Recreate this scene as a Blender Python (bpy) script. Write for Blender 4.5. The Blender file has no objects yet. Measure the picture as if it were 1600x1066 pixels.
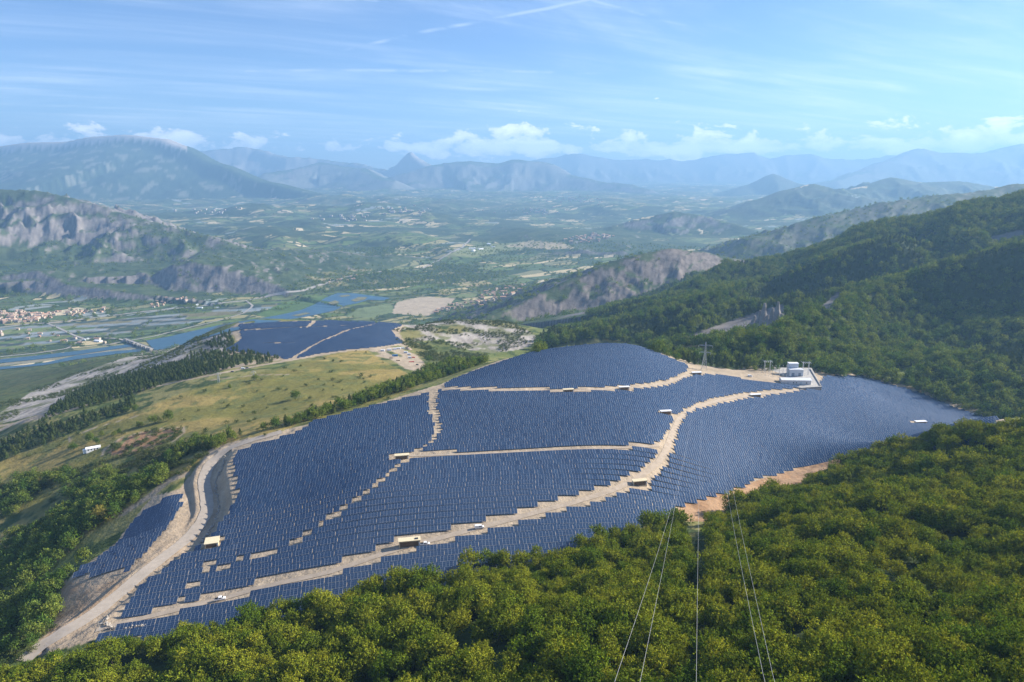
import bpy, math, random
import numpy as np
from mathutils import Vector
rng = np.random.default_rng(7)
random.seed(7)
SC = bpy.context.scene
COL = SC.collection

# ------------------------------------------------------------------ camera
W, H, F, HORIZON = 1600.0, 1066.0, 1067.0, 266.0
TH = math.atan((H / 2 - HORIZON) / F)
cam_d = bpy.data.cameras.new("camera")
cam = bpy.data.objects.new("camera", cam_d)
COL.objects.link(cam)
cam.location = (0, 0, 0)
cam.rotation_euler = (math.pi / 2 - TH, 0, 0)
cam_d.sensor_width = 36.0
cam_d.lens = 36.0 * F / W
cam_d.clip_start = 1.0
cam_d.clip_end = 90000.0
SC.camera = cam

# ------------------------------------------------------------------ sun and sky
SUN_AZ, SUN_EL = math.radians(72), math.radians(27.5)     # clockwise from +Y (the view direction)
sun_d = bpy.data.lights.new("sun", 'SUN')
sun_d.energy = 5.0
sun_d.angle = math.radians(0.53)
sun_d.color = (1.0, 0.91, 0.78)
sun = bpy.data.objects.new("sun", sun_d)
COL.objects.link(sun)
to_sun = Vector((math.sin(SUN_AZ) * math.cos(SUN_EL), math.cos(SUN_AZ) * math.cos(SUN_EL), math.sin(SUN_EL)))
sun.rotation_euler = to_sun.to_track_quat('Z', 'Y').to_euler()

class NT:
    """tiny helper to wire shader nodes"""
    def __init__(s, tree):
        s.t = tree; s.n = tree.nodes; s.l = tree.links
        s.n.clear()
    def add(s, kind, **kw):
        nd = s.n.new(kind)
        for k, v in kw.items():
            if k.startswith('_'):
                setattr(nd, k[1:], v)
        return nd
    def put(s, sock, v):
        if hasattr(v, 'is_linked') or isinstance(v, bpy.types.NodeSocket):
            s.l.new(v, sock)
        else:
            sock.default_value = v
    def math(s, op, a, b=0.0, c=0.0, clamp=False):
        nd = s.n.new('ShaderNodeMath'); nd.operation = op; nd.use_clamp = clamp
        s.put(nd.inputs[0], a); s.put(nd.inputs[1], b); s.put(nd.inputs[2], c)
        return nd.outputs[0]
    def mix(s, f, a, b, mode='MIX'):
        nd = s.n.new('ShaderNodeMix'); nd.data_type = 'RGBA'; nd.blend_type = mode
        s.put(nd.inputs[0], f); s.put(nd.inputs[6], a); s.put(nd.inputs[7], b)
        return nd.outputs[2]
    def noise(s, vec, scale, detail=4, rough=0.55, dist=0.0, dim='3D'):
        nd = s.n.new('ShaderNodeTexNoise'); nd.noise_dimensions = dim
        if vec is not None: s.l.new(vec, nd.inputs['Vector'])
        nd.inputs['Scale'].default_value = scale; nd.inputs['Detail'].default_value = detail
        nd.inputs['Roughness'].default_value = rough; nd.inputs['Distortion'].default_value = dist
        return nd.outputs[0]
    def maprange(s, v, a, b, c=0.0, d=1.0, smooth=True):
        nd = s.n.new('ShaderNodeMapRange'); nd.interpolation_type = 'SMOOTHSTEP' if smooth else 'LINEAR'
        s.put(nd.inputs[0], v); s.put(nd.inputs[1], a); s.put(nd.inputs[2], b); s.put(nd.inputs[3], c); s.put(nd.inputs[4], d)
        return nd.outputs[0]
    def combine(s, x, y, z):
        nd = s.n.new('ShaderNodeCombineXYZ')
        s.put(nd.inputs[0], x); s.put(nd.inputs[1], y); s.put(nd.inputs[2], z)
        return nd.outputs[0]

world = bpy.data.worlds.new("World")
SC.world = world
world.use_nodes = True
w = NT(world.node_tree)
sky = w.add('ShaderNodeTexSky')
sky.sky_type = 'NISHITA'
sky.sun_disc = False
sky.sun_elevation = SUN_EL
sky.sun_rotation = SUN_AZ
sky.altitude = 1200
sky.air_density = 1.0
sky.dust_density = 0.1
sky.ozone_density = 3.0
geo = w.add('ShaderNodeTexCoord')
sep = w.add('ShaderNodeSeparateXYZ'); w.l.new(geo.outputs['Generated'], sep.inputs[0])
dx, dy, dz = sep.outputs
# high cirrus: directions projected on a flat layer far above
k = w.math('ADD', w.math('MAXIMUM', dz, 0.0), 0.06)
cx, cy = w.math('DIVIDE', dx, k), w.math('DIVIDE', dy, k)
ca, sa = math.cos(math.radians(28)), math.sin(math.radians(28))
px = w.math('ADD', w.math('MULTIPLY', cx, ca), w.math('MULTIPLY', cy, sa))
py = w.math('SUBTRACT', w.math('MULTIPLY', cy, ca), w.math('MULTIPLY', cx, sa))
veil = w.noise(w.combine(w.math('MULTIPLY', px, 0.28), w.math('MULTIPLY', py, 0.55), 0.3), 1.0, 7, 0.62, 0.9)
streak = w.noise(w.combine(w.math('MULTIPLY', px, 0.35), w.math('MULTIPLY', py, 2.4), 3.1), 1.0, 8, 0.66, 0.7)
cir = w.math('MULTIPLY', w.maprange(veil, 0.34, 0.68), w.maprange(streak, 0.36, 0.74))
cir = w.math('ADD', w.math('MULTIPLY', cir, 0.55), w.math('MULTIPLY', w.maprange(veil, 0.35, 0.8), 0.12))
def contrail(angle, off, width, strength, lo, hi, seed):
    """a straight thin trail on the cirrus layer, broken up by noise"""
    c_, s_ = math.cos(math.radians(angle)), math.sin(math.radians(angle))
    a = w.math('ADD', w.math('MULTIPLY', cx, c_), w.math('MULTIPLY', cy, s_))
    b = w.math('SUBTRACT', w.math('MULTIPLY', cy, c_), w.math('MULTIPLY', cx, s_))
    wob = w.noise(w.combine(a, seed, 0.0), 1.6, 4, 0.6)
    dist = w.math('ABSOLUTE', w.math('SUBTRACT', w.math('ADD', b, w.math('MULTIPLY', w.math('SUBTRACT', wob, 0.5), 0.10)), off))
    line = w.maprange(dist, 0.0, width, 1.0, 0.0)
    ends = w.math('MULTIPLY', w.maprange(a, lo, lo + 0.5), w.maprange(a, hi - 0.5, hi, 1.0, 0.0))
    brk = w.maprange(w.noise(w.combine(w.math('MULTIPLY', a, 2.2), seed + 9.0, b), 1.5, 4, 0.6), 0.36, 0.6)
    return w.math('MULTIPLY', w.math('MULTIPLY', line, ends), w.math('MULTIPLY', brk, strength))
trails = None
for args in ((12, 3.6, 0.035, .34, -2.6, .6, 1.0), (-35, 3.1, 0.05, .34, -3.6, .2, 2.0), (38, 2.55, 0.04, .30, .2, 3.4, 3.0),
             (-52, 1.5, 0.05, .28, -3.2, -.6, 4.0), (4, 5.2, 0.10, .30, -2.2, 1.2, 5.0)):
    t_ = contrail(*args)
    trails = t_ if trails is None else w.math('MAXIMUM', trails, t_)
# fair-weather cumulus low over the far ranges
az = w.math('ARCTAN2', dx, dy)
cv = w.combine(w.math('MULTIPLY', az, 21.0), w.math('MULTIPLY', dz, 40.0), 1.7)
puff = w.noise(cv, 1.0, 9, 0.60, 0.25)
bank = w.noise(w.combine(w.math('MULTIPLY', az, 3.6), 0.0, 8.3), 1.0, 2, 0.5)
thr = w.math('ADD', w.maprange(dz, 0.030, 0.078, 0.36, 0.74, False), w.maprange(dz, 0.012, 0.034, 0.22, 0.0))
thr = w.math('SUBTRACT', thr, w.math('MULTIPLY', w.math('SUBTRACT', bank, 0.5), 0.42))
cum = w.maprange(w.math('SUBTRACT', puff, thr), 0.0, 0.06)
shade = w.maprange(w.math('SUBTRACT', puff, thr), 0.02, 0.22, 0.72, 1.15)
skyc = w.mix(1.0, sky.outputs[0], (.74, .85, 1.07, 1), 'MULTIPLY')
bgc = w.mix(w.math('MULTIPLY', w.math('MAXIMUM', cir, trails), 0.85), skyc, (9.6, 10.2, 11.0, 1))
cumc = w.mix(1.0, (16.5, 16.0, 15.8, 1), shade, 'MULTIPLY')
bgc = w.mix(w.math('MULTIPLY', cum, 0.92), bgc, cumc)
bg = w.add('ShaderNodeBackground')
w.l.new(bgc, bg.inputs[0])
bg.inputs[1].default_value = 0.064
wo = w.add('ShaderNodeOutputWorld')
w.l.new(bg.outputs[0], wo.inputs[0])

SC.view_settings.view_transform = 'Standard'
SC.view_settings.look = 'None'
SC.view_settings.gamma = 1.0
SC.view_settings.use_curve_mapping = False
SC.view_settings.exposure = 1.28
SC.render.engine = 'CYCLES'
cy_ = SC.cycles
cy_.use_denoising = True
cy_.denoising_prefilter = 'ACCURATE'
cy_.max_bounces = 6
cy_.diffuse_bounces = 2
cy_.glossy_bounces = 2
cy_.transmission_bounces = 2
cy_.transparent_max_bounces = 8
cy_.volume_bounces = 0
cy_.sample_clamp_indirect = 4.0

# ------------------------------------------------------------------ pixel <-> place
def pix_dir(u, v):
    u = np.asarray(u, float); v = np.asarray(v, float)
    x = (u - W / 2) / F; y = (H / 2 - v) / F
    return x, math.cos(TH) + y * math.sin(TH), -math.sin(TH) + y * math.cos(TH)

def project(x, y, z):
    yc = y * math.cos(TH) - z * math.sin(TH)            # depth along the lens
    up = y * math.sin(TH) + z * math.cos(TH)
    yc = np.maximum(yc, 1e-3)
    return W / 2 + F * x / yc, H / 2 - F * up / yc, yc

def P(u, v, d=None, z=None):
    """place seen at pixel u,v: at lens depth d, or at drop z below the camera"""
    x, y, zz = pix_dir(u, v)
    s = d if d is not None else -z / -zz * -1
    return float(x * s), float(y * s), float(zz * s)

def drop(u, v, h):
    x, y, zz = pix_dir(u, v)
    s = h / -zz
    return float(x * s), float(y * s), -float(h)

# ------------------------------------------------------------------ noise
def _hash(ix, iy, seed):
    h = (ix * 374761393 + iy * 668265263 + seed * 974711) & 0xFFFFFFFF
    h = ((h ^ (h >> 13)) * 1274126177) & 0xFFFFFFFF
    return ((h ^ (h >> 16)) & 0xFFFF) / 65535.0
def vnoise(x, y, seed=0):
    xf = np.floor(x); yf = np.floor(y)
    ix = xf.astype(np.int64); iy = yf.astype(np.int64)
    fx = x - xf; fy = y - yf
    fx = fx * fx * fx * (fx * (fx * 6 - 15) + 10); fy = fy * fy * fy * (fy * (fy * 6 - 15) + 10)
    a = _hash(ix, iy, seed); b = _hash(ix + 1, iy, seed); c = _hash(ix, iy + 1, seed); d = _hash(ix + 1, iy + 1, seed)
    return (a * (1 - fx) + b * fx) * (1 - fy) + (c * (1 - fx) + d * fx) * fy
def fbm(x, y, seed=0, oct=4, gain=0.5):
    s = 0; a = 1; t = 0
    for i in range(oct):
        s = s + a * vnoise(x * 2 ** i + 17.3 * i, y * 2 ** i - 9.1 * i, seed + i); t += a; a *= gain
    return s / t
def ridged(x, y, seed=0, oct=4):
    s = 0; a = 1; t = 0
    for i in range(oct):
        n = 1 - np.abs(2 * vnoise(x * 2 ** i + 5.7 * i, y * 2 ** i + 3.3 * i, seed + i) - 1)
        s = s + a * n * n; t += a; a *= 0.5
    return s / t
def sstep(a, b, x):
    t = np.clip((x - a) / (b - a), 0, 1)
    return t * t * (3 - 2 * t)
def in_poly(px, py, poly):
    poly = np.asarray(poly, float)
    px = np.asarray(px); py = np.asarray(py)
    x0, y0 = poly.min(0); x1, y1 = poly.max(0)
    out = np.zeros(px.shape, bool)
    m = (px >= x0) & (px <= x1) & (py >= y0) & (py <= y1)
    if not m.any(): return out
    qx, qy = px[m], py[m]
    ins = np.zeros(qx.shape, bool)
    j = len(poly) - 1
    for i in range(len(poly)):
        xi, yi = poly[i]; xj, yj = poly[j]
        if yi != yj:
            c = ((yi > qy) != (yj > qy)) & (qx < (xj - xi) * (qy - yi) / (yj - yi) + xi)
            ins ^= c
        j = i
    out[m] = ins
    return out
def poly_dist(px, py, pts):
    """distance to a polyline, arc parameter and side"""
    pts = np.asarray(pts, float)
    best = np.full(px.shape, 1e12); tt = np.zeros(px.shape); side = np.zeros(px.shape)
    for i in range(len(pts) - 1):
        ax, ay = pts[i][:2]; bx, by = pts[i + 1][:2]
        ex, ey = bx - ax, by - ay
        L2 = ex * ex + ey * ey + 1e-9
        t = np.clip(((px - ax) * ex + (py - ay) * ey) / L2, 0, 1)
        ddx = px - (ax + t * ex); ddy = py - (ay + t * ey)
        d = ddx * ddx + ddy * ddy
        m = d < best
        best[m] = d[m]; tt[m] = i + t[m]
        side[m] = (ex * ddy - ey * ddx)[m]
    return np.sqrt(best), tt, side

# ------------------------------------------------------------------ height of the land
CP = []
for u, v, h in [
    # hillside under the foreground forest (ground is about 7 m under the canopy)
    (1400,1066,116),(1090,1066,137),(800,1066,152),(400,1066,184),(100,1060,207),(1600,1066,108),(1600,900,139),(1600,750,156),
    (1000,930,161),(1300,900,145),(1300,800,167),(1450,780,158),(850,862,191),(600,925,192),(350,985,199),
    (1250,735,215),(1080,800,201),(1160,770,208),(700,960,176),(1150,860,172),(500,1010,186),(200,1030,203),
    # the plant
    (340,937,205),(200,965,209),(260,870,211),(330,790,208),(370,695,205),(450,780,200),(560,760,190),(650,848,193),(560,680,191),
    (695,665,188),(690,610,191),(835,704,185),(850,800,190),(1000,740,191),(1040,660,193),(1030,697,189),(590,676,190),(850,620,188),(950,540,199),(820,556,200),
    (740,582,198),(1075,572,213),(1080,590,210),(1200,640,225),(1240,594,231),(1160,700,212),(1100,760,203),(1380,620,250),
    (1285,590,238),(1350,588,245),(1550,655,254),(1450,650,251),(1350,690,236),(990,542,203),
    # meadow, bank and scrub on the west side
    (60,1000,217),(0,1030,236),(0,900,277),(115,900,226),(100,950,227),(50,960,240),(180,855,227),(225,800,223),(283,772,213),
    (145,698,262),(0,740,291),(0,830,287),(200,740,251),(300,690,232),(300,640,250),(465,615,238),(560,570,253),(660,580,240),
    (400,640,240),(640,600,231),(350,580,258),(200,620,272),(40,655,292),(100,690,278),(450,560,266),(650,575,246),(600,550,268),
    (490,530,277),(380,512,281),(490,503,280),(610,506,280),(620,540,271),(250,590,281),(100,640,297),(0,680,306),(130,830,243),(60,860,262)]:
    CP.append(drop(u, v, h))
for u, v, d in [
    (1600,652,450),(1500,668,455),(1420,690,480),
    # behind the plant and up the wooded slope on the east
    (1070,548,1029),(1200,505,1120),(1200,480,1200),(1350,540,1000),(1500,560,900),(1600,600,790),(1600,500,1000),(1600,400,1250),
    (1600,305,1550),(1450,338,1750),(1300,373,1850),(1150,411,1900),(1000,472,1800),(900,508,1700),(860,524,1500),
    (1300,470,1350),(1450,450,1300),(1150,470,1500),(1000,510,1350),(1450,380,1550),(1300,420,1600),(1750,270,1600),(1750,450,1000),(1800,620,650),
    # badlands falling to the valley
    (150,600,1250),(250,560,1350),(300,540,1450),(100,585,1500),(0,640,1050),(0,600,1600),(180,560,1750),
    # rocky spur beyond the second field
    (700,503,1450),(790,507,1450),(640,510,1380),(740,530,1250),(680,545,1150),(820,535,1250)]:
    CP.append(P(u, v, d=d))
for u, d, h in [
    (950,1000,305),(820,1000,288),(1040,930,262),(700,950,262),(1600,1950,170),(1450,2150,260),(1300,2250,330),(1150,2300,400),(1000,2200,480),(900,2050,480),
    (860,1900,440),(490,1420,310),(490,1600,460),(490,1900,600),(380,1400,300),(380,1600,450),(380,1900,600),(600,1450,330),(600,1650,460),(600,2000,610),
    (700,1700,480),(700,2000,600),(800,1700,480),(800,2000,600),(300,1700,460),(0,2000,575),(200,2100,580),(-200,1000,360),(-200,1600,500),(-200,600,300),
    (-200,2100,600),(0,3000,640),(400,3000,640),(800,3000,640),(1200,3200,600),(1600,3400,560),(0,40000,640),(400,40000,640),(800,40000,640),(1200,40000,640),(1600,40000,640),
    (0,9000,640),(800,9000,640),(1600,9000,640)]:
    xx, yy, _ = pix_dir(u, 533)
    CP.append((float(xx * d), float(yy * d), -h))
for a, r, h in [(0,45,105),(45,45,82),(-45,60,150),(0,110,132),(-35,140,178),(35,90,98),(50,200,110),(50,450,140)]:
    CP.append((r * math.sin(math.radians(a)), r * math.cos(math.radians(a)), -h))
CP = np.array(CP)

def tps_fit(p, z, lam=2e-4):
    n = len(p)
    d2 = ((p[:, None] - p[None]) ** 2).sum(-1)
    K = np.where(d2 > 0, 0.5 * d2 * np.log(d2 + 1e-20), 0) + lam * np.eye(n)
    A = np.zeros((n + 3, n + 3)); A[:n, :n] = K
    A[:n, n] = 1; A[:n, n + 1:] = p; A[n, :n] = 1; A[n + 1:, :n] = p.T
    return np.linalg.solve(A, np.r_[z, 0, 0, 0])
def polar(x, y):
    return np.stack([np.arctan2(x, y), np.log(np.hypot(x, y))], -1)
CPp = polar(CP[:, 0], CP[:, 1])
Cw = tps_fit(CPp, CP[:, 2])

NA, AZ0, AZ1 = 760, math.radians(-46), math.radians(46)
rr = [40.0]
while rr[-1] < 31000:
    rr.append(rr[-1] + max(1.6, rr[-1] * 0.0062))
RR = np.array(rr); NR = len(RR)
AA = np.linspace(AZ0, AZ1, NA)
A2, R2 = np.meshgrid(AA, RR)
X, Y = R2 * np.sin(A2), R2 * np.cos(A2)
def base_height(A, R):
    q = np.stack([A.ravel(), np.log(R.ravel())], -1)
    out = np.full(len(q), Cw[-3]) + q @ Cw[-2:]
    for i in range(len(CPp)):
        d2 = (q[:, 0] - CPp[i, 0]) ** 2 + (q[:, 1] - CPp[i, 1]) ** 2
        out += Cw[i] * 0.5 * d2 * np.log(d2 + 1e-20)
    return out.reshape(A.shape)
nn = RR < 3600
B = np.full(X.shape, -700.0)
B[nn] = base_height(A2[nn], R2[nn])
far_fade = sstep(2600, 3500, R2)
B = B * (1 - far_fade) + (-700) * far_fade

# small relief of the land itself
B += (fbm(X / 90, Y / 90, 3) - 0.5) * 5 * sstep(600, 1100, R2)

# the valley floor rises slowly upstream and starts to roll
VF = np.interp(R2, [0, 3400, 5000, 9000, 15000, 31000], [-560, -560, -541, -500, -450, -420])
VF = VF + sstep(4300, 9000, R2) * ((fbm(X / 1500, Y / 1500, 11, 5) - 0.45) * 190 + (fbm(X / 420, Y / 420, 12, 4) - 0.5) * 50)
VF = VF + sstep(3600, 4600, R2) * np.maximum(0, fbm(X / 900 + 3.2, Y / 900, 14, 4) - 0.55) * 300 * sstep(0.02, -0.16, A2 - 0.0)
ROCK = np.zeros(X.shape)

def smax(a, b, k):
    h = np.clip(0.5 + 0.5 * (a - b) / k, 0, 1)
    return b * (1 - h) + a * h + k * h * (1 - h)
Z = smax(B, VF, 10.0)
ISRIDGE = np.zeros(X.shape, np.int8)

def ridge(idx, crest, front, back, r0, r1, gul=30, lam=160, cliff=0, jag=0, kk=12, power=1.0):
    global Z
    c = np.array([P(u, v, d=d) for u, v, d in crest])
    m = (RR > r0) & (RR < r1)
    x, y = X[m], Y[m]
    d, t, side = poly_dist(x, y, c)
    d = np.maximum(d - (110 if 5 <= idx <= 10 else 0), 0)          # broad summits on the big ranges
    i = np.clip(t.astype(int), 0, len(c) - 2); f = t - i
    f = f * f * (3 - 2 * f) * .5 + f * .5
    zc = c[i, 2] * (1 - f) + c[i + 1, 2] * f
    zc = zc + jag * (ridged(x / (lam * 2.6) + idx, y / (lam * 2.6), 40 + idx, 4) - 0.55) * np.exp(-d / (lam * 3))
    s = np.where(side < 0, front, back)
    # erosion: spurs and gullies running down from the crest
    wx = x + (fbm(x / (lam * 2), y / (lam * 2), 21 + idx) - .5) * lam * 1.6
    wy = y + (fbm(x / (lam * 2) + 9, y / (lam * 2), 22 + idx) - .5) * lam * 1.6
    ra = .6 + idx * .7
    rx_, ry_ = wx * math.cos(ra) + wy * math.sin(ra), wy * math.cos(ra) - wx * math.sin(ra)
    g = ridged(rx_ / lam, ry_ / (lam * 1.35), 31 + idx, 5)
    raw = zc - s * d ** power * (200 ** (1 - power))
    fade = np.clip((raw - VF[m]) / (gul * 2.2), 0, 1)
    if idx in (13, 14): fade = fade * (side < 0)
    hh = raw - cliff * sstep(0, cliff * 2.0 + 1, d) + (g - 0.62) * gul * sstep(0, lam * 1.2, d) * 2 * fade
    zz = Z[m]
    new = smax(hh, zz, kk)
    ISRIDGE[m] = np.where(hh > zz + 2, idx, ISRIDGE[m])
    Z[m] = new

# far ranges first, then nearer ones
ridge(7, [(700,262,23200),(860,249,23200),(900,243,23200),(950,249,23200),(1000,246,23200),(1060,248,23200),(1140,236,23200),(1200,243,23200),(1260,239,23200),(1330,244,23200),(1400,239,23200),(1500,240,23200),(1800,232,23200)], .5, .5, 17500, 31000, 160, 900, jag=300, kk=60)
ridge(8, [(1230,300,15500),(1300,285,15500),(1350,266,16500),(1400,246,17500),(1440,233,18000),(1480,240,18000),(1530,238,18000),(1600,227,18500),(1800,205,19000)], .42, .4, 11000, 24000, 120, 700, jag=150, kk=50)
ridge(6, [(240,245,20500),(300,234,20500),(345,228,20500),(400,232,20500),(450,247,20000),(500,244,20000),(560,252,19500),(610,262,19000),(640,241,18500),(690,262,17500)], .5, .5, 13000, 27000, 150, 700, cliff=120, jag=260, kk=50)
ridge(9, [(560,290,15500),(640,270,15500),(690,254,16000),(735,248,16000),(775,252,16000),(800,246,16000),(850,253,15800),(890,272,15300),(950,285,14500),(1010,297,13500)], .36, .4, 10500, 20500, 120, 650, jag=160, kk=50)
ridge(10, [(420,272,15500),(500,252,16500),(560,262,16000),(610,284,14500)], .36, .4, 11500, 20000, 110, 600, jag=120, kk=40)
ridge(5, [(-160,248,13600),(-60,238,13400),(0,229,13300),(50,223,13200),(105,222,13100),(150,214,13000),(200,211,12900),(255,217,12800),(285,228,12600),(345,257,12200),(420,285,11600),(500,303,11000)], .30, .4, 8200, 17500, 34, 800, cliff=135, jag=14, kk=40)
ridge(11, [(1165,289,13500),(1208,271,13500),(1255,288,13300)], .3, .3, 11000, 16500, 40, 400)
ridge(4, [(1130,335,7300),(1180,312,7500),(1225,297,7600),(1270,287,7700),(1310,299,8000),(1350,291,8200),(1392,277,8400),(1440,285,8600),(1500,283,8800),(1560,292,8800),(1650,310,8800)], .22, .25, 5200, 11500, 60, 320, kk=25)
ridge(12, [(960,352,5900),(1010,338,6000),(1055,330,6000),(1100,337,5900),(1150,350,5700),(1190,365,5400)], .28, .25, 4300, 7600, 60, 260, kk=20)
ridge(3, [(1085,425,3150),(1120,402,3250),(1180,368,3350),(1285,338,3500),(1390,314,3600),(1477,303,3700),(1530,299,3800),(1600,285,3900),(1850,235,4000)], .30, .3, 2100, 5200, 34, 170, kk=20)
ridge(2, [(-250,280,4700),(-60,290,4600),(0,294,4500),(60,297,4480),(110,309,4420),(150,319,4380),(190,333,4320),(235,346,4260),(330,369,4100),(400,395,3980),(450,423,3800),(480,447,3600)], .24, .3, 2500, 6500, 80, 230, kk=14)
ridge(13, [(-60,432,3300),(0,428,3250),(60,424,3250),(110,446,3120),(170,452,3040),(235,462,2990)], .55, .05, 2400, 4300, 44, 120, kk=8)
ridge(14, [(238,428,3280),(285,409,3300),(340,416,3250),(390,430,3200),(440,449,3120),(462,462,3060)], .60, .03, 2600, 4300, 85, 150, kk=8)
ridge(1, [(735,505,2020),(790,484,2100),(850,455,2200),(900,432,2260),(950,412,2310),(1000,396,2360),(1045,388,2400),(1090,392,2460),(1150,404,2520),(1250,418,2700)], .46, .3, 1500, 3400, 13, 80, kk=10)
ridge(15, [(660,383,5200),(760,372,5300),(840,360,5400)], .05, .05, 4500, 6500, 10, 200)

# finer erosion on the steep bare faces
er = np.isin(ISRIDGE, (1, 2, 13, 14, 3, 12))
wx_ = X + (fbm(X / 120, Y / 120, 24) - .5) * 90; wy_ = Y + (fbm(X / 120 + 5, Y / 120, 25) - .5) * 90
Z += er * (ridged((wx_ * .8 + wy_ * .6) / 70, (wy_ * .8 - wx_ * .6) / 110, 26, 4) - .55) * np.where(ISRIDGE == 1, 8, 18) * np.clip((Z - VF) / 80, 0, 1)
# road cutting beside the left block: the track lies below the solar terraces
def ray(u, v, Zg=None):
    """first place where the view ray through pixel u,v meets the land"""
    Zg = Z if Zg is None else Zg
    x, y, zz = pix_dir(u, v)
    a = math.atan2(x, y); tn = zz / math.hypot(x, y)
    j = (a - AZ0) / (AZ1 - AZ0) * (NA - 1)
    j0 = int(np.clip(math.floor(j), 0, NA - 2)); f = min(max(j - j0, 0), 1)
    hcol = Zg[:, j0] * (1 - f) + Zg[:, j0 + 1] * f
    g = hcol - tn * RR
    hit = np.nonzero(g >= 0)[0]
    if len(hit) == 0: return None
    i = hit[0]
    if i == 0: r = RR[0]
    else:
        t = -g[i - 1] / (g[i] - g[i - 1]); r = RR[i - 1] + t * (RR[i] - RR[i - 1])
    return (r * math.sin(a), r * math.cos(a), tn * r)
def ground(x, y):
    x = np.asarray(x, float); y = np.asarray(y, float)
    a = np.arctan2(x, y); r = np.hypot(x, y)
    j = np.clip((a - AZ0) / (AZ1 - AZ0) * (NA - 1), 0, NA - 1.001); j0 = j.astype(int); fj = j - j0
    i0 = np.clip(np.searchsorted(RR, r) - 1, 0, NR - 2); fi = np.clip((r - RR[i0]) / (RR[i0 + 1] - RR[i0]), 0, 1)
    return (Z[i0, j0] * (1 - fj) + Z[i0, j0 + 1] * fj) * (1 - fi) + (Z[i0 + 1, j0] * (1 - fj) + Z[i0 + 1, j0 + 1] * fj) * fi
def world_poly(px):
    """outline on the land of an outline in the photograph"""
    out = []
    n = len(px)
    for i in range(n):
        a, b = px[i], px[(i + 1) % n]
        for t in (0, .34, .67):
            q = ray(a[0] + (b[0] - a[0]) * t, a[1] + (b[1] - a[1]) * t)
            if q: out.append(q)
    return np.array(out)
def world_line(px, step=12):
    out = []
    for a, b in zip(px[:-1], px[1:]):
        k = max(1, int(math.hypot(b[0] - a[0], b[1] - a[1]) / step))
        for i in range(k):
            q = ray(a[0] + (b[0] - a[0]) * i / k, a[1] + (b[1] - a[1]) * i / k)
            if q: out.append(q)
    q = ray(*px[-1])
    if q: out.append(q)
    return np.array(out)

# spurs and gullies folding the wooded slope on the east
def spur(pts, k, front, back, r0, r1):
    global Z
    c = np.array([np.array(ray(u, v)) * k for u, v in pts])
    m = (RR > r0) & (RR < r1)
    d, t, side = poly_dist(X[m], Y[m], c)
    i = np.clip(t.astype(int), 0, len(c) - 2); f = t - i
    hh = c[i, 2] * (1 - f) + c[i + 1, 2] * f - np.where(side < 0, front, back) * d
    Z[m] = smax(hh, Z[m], 8)
wx_ = X + (fbm(X / 260, Y / 260, 27) - .5) * 200
fold = sstep(850, 1150, R2) * sstep(2300, 1800, R2) * sstep(.06, .16, A2)
Z += fold * (ridged((wx_ * .85 - Y * .5) / 300, (Y * .85 + wx_ * .5) / 620, 28, 3) - .62) * 80
spur([(1720,350),(1600,384),(1500,408),(1420,436),(1340,466),(1270,500),(1215,525)], .865, .30, .70, 800, 1700)
spur([(1400,372),(1300,405),(1200,440),(1100,470),(1010,500),(930,520)], .88, .28, .64, 1000, 2100)
ROAD_MAIN = [(35,1034),(62,1008),(100,990),(140,965),(180,934),(215,903),(255,872),(290,845),(312,822),(325,797),(322,772),(318,752),(322,735),(335,716),(355,701),(390,689),(440,675)]
cut = world_line(ROAD_MAIN[6:15])
near = RR < 900
dd, tt, sd = poly_dist(X[near], Y[near], cut)
deep = sstep(0, 2.5, tt * 1.0) * sstep(len(cut) - 1, len(cut) - 4, tt)
prof = np.where(sd < 0, sstep(14.5, 10.0, dd), sstep(24, 6.0, dd))
Z[near] -= 4.4 * deep * prof

def bench(px, half, soft):
    """level the ground across a track, following its own smoothed gradient"""
    wl = world_line(px)
    zl_ = ground(wl[:, 0], wl[:, 1])
    for _ in range(6): zl_[1:-1] = (zl_[:-2] + 2 * zl_[1:-1] + zl_[2:]) / 4
    m = RR < 1000
    d, t, _s = poly_dist(X[m], Y[m], wl)
    i = np.clip(t.astype(int), 0, len(wl) - 2); f = t - i
    zt = zl_[i] * (1 - f) + zl_[i + 1] * f
    k = sstep(half + soft, half, d)
    Z[m] = Z[m] * (1 - k) + zt * k
bench(ROAD_MAIN, 6.5, 3.5)
# ------------------------------------------------------------------ mesh and material helpers
def mesh_np(name, verts, faces, mats=(), midx=None, uv=None, col=None, smooth=False):
    verts = np.asarray(verts, np.float32); faces = np.asarray(faces, np.int32)
    me = bpy.data.meshes.new(name)
    k = faces.shape[1]
    me.vertices.add(len(verts)); me.vertices.foreach_set('co', verts.ravel())
    me.loops.add(faces.size); me.loops.foreach_set('vertex_index', faces.ravel())
    me.polygons.add(len(faces))
    me.polygons.foreach_set('loop_start', np.arange(0, faces.size, k, dtype=np.int32))
    if midx is not None: me.polygons.foreach_set('material_index', np.asarray(midx, np.int32))
    me.polygons.foreach_set('use_smooth', np.full(len(faces), smooth))
    for m in mats: me.materials.append(m)
    if uv is not None:
        l = me.uv_layers.new(name='UVMap'); l.data.foreach_set('uv', np.asarray(uv, np.float32).ravel())
    if col is not None:
        col = np.asarray(col, np.float32)
        if col.shape[1] == 3: col = np.c_[col, np.ones(len(col), np.float32)]
        a = me.color_attributes.new('tint', 'FLOAT_COLOR', 'POINT'); a.data.foreach_set('color', col.ravel())
    me.update(calc_edges=True)
    return me
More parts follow.
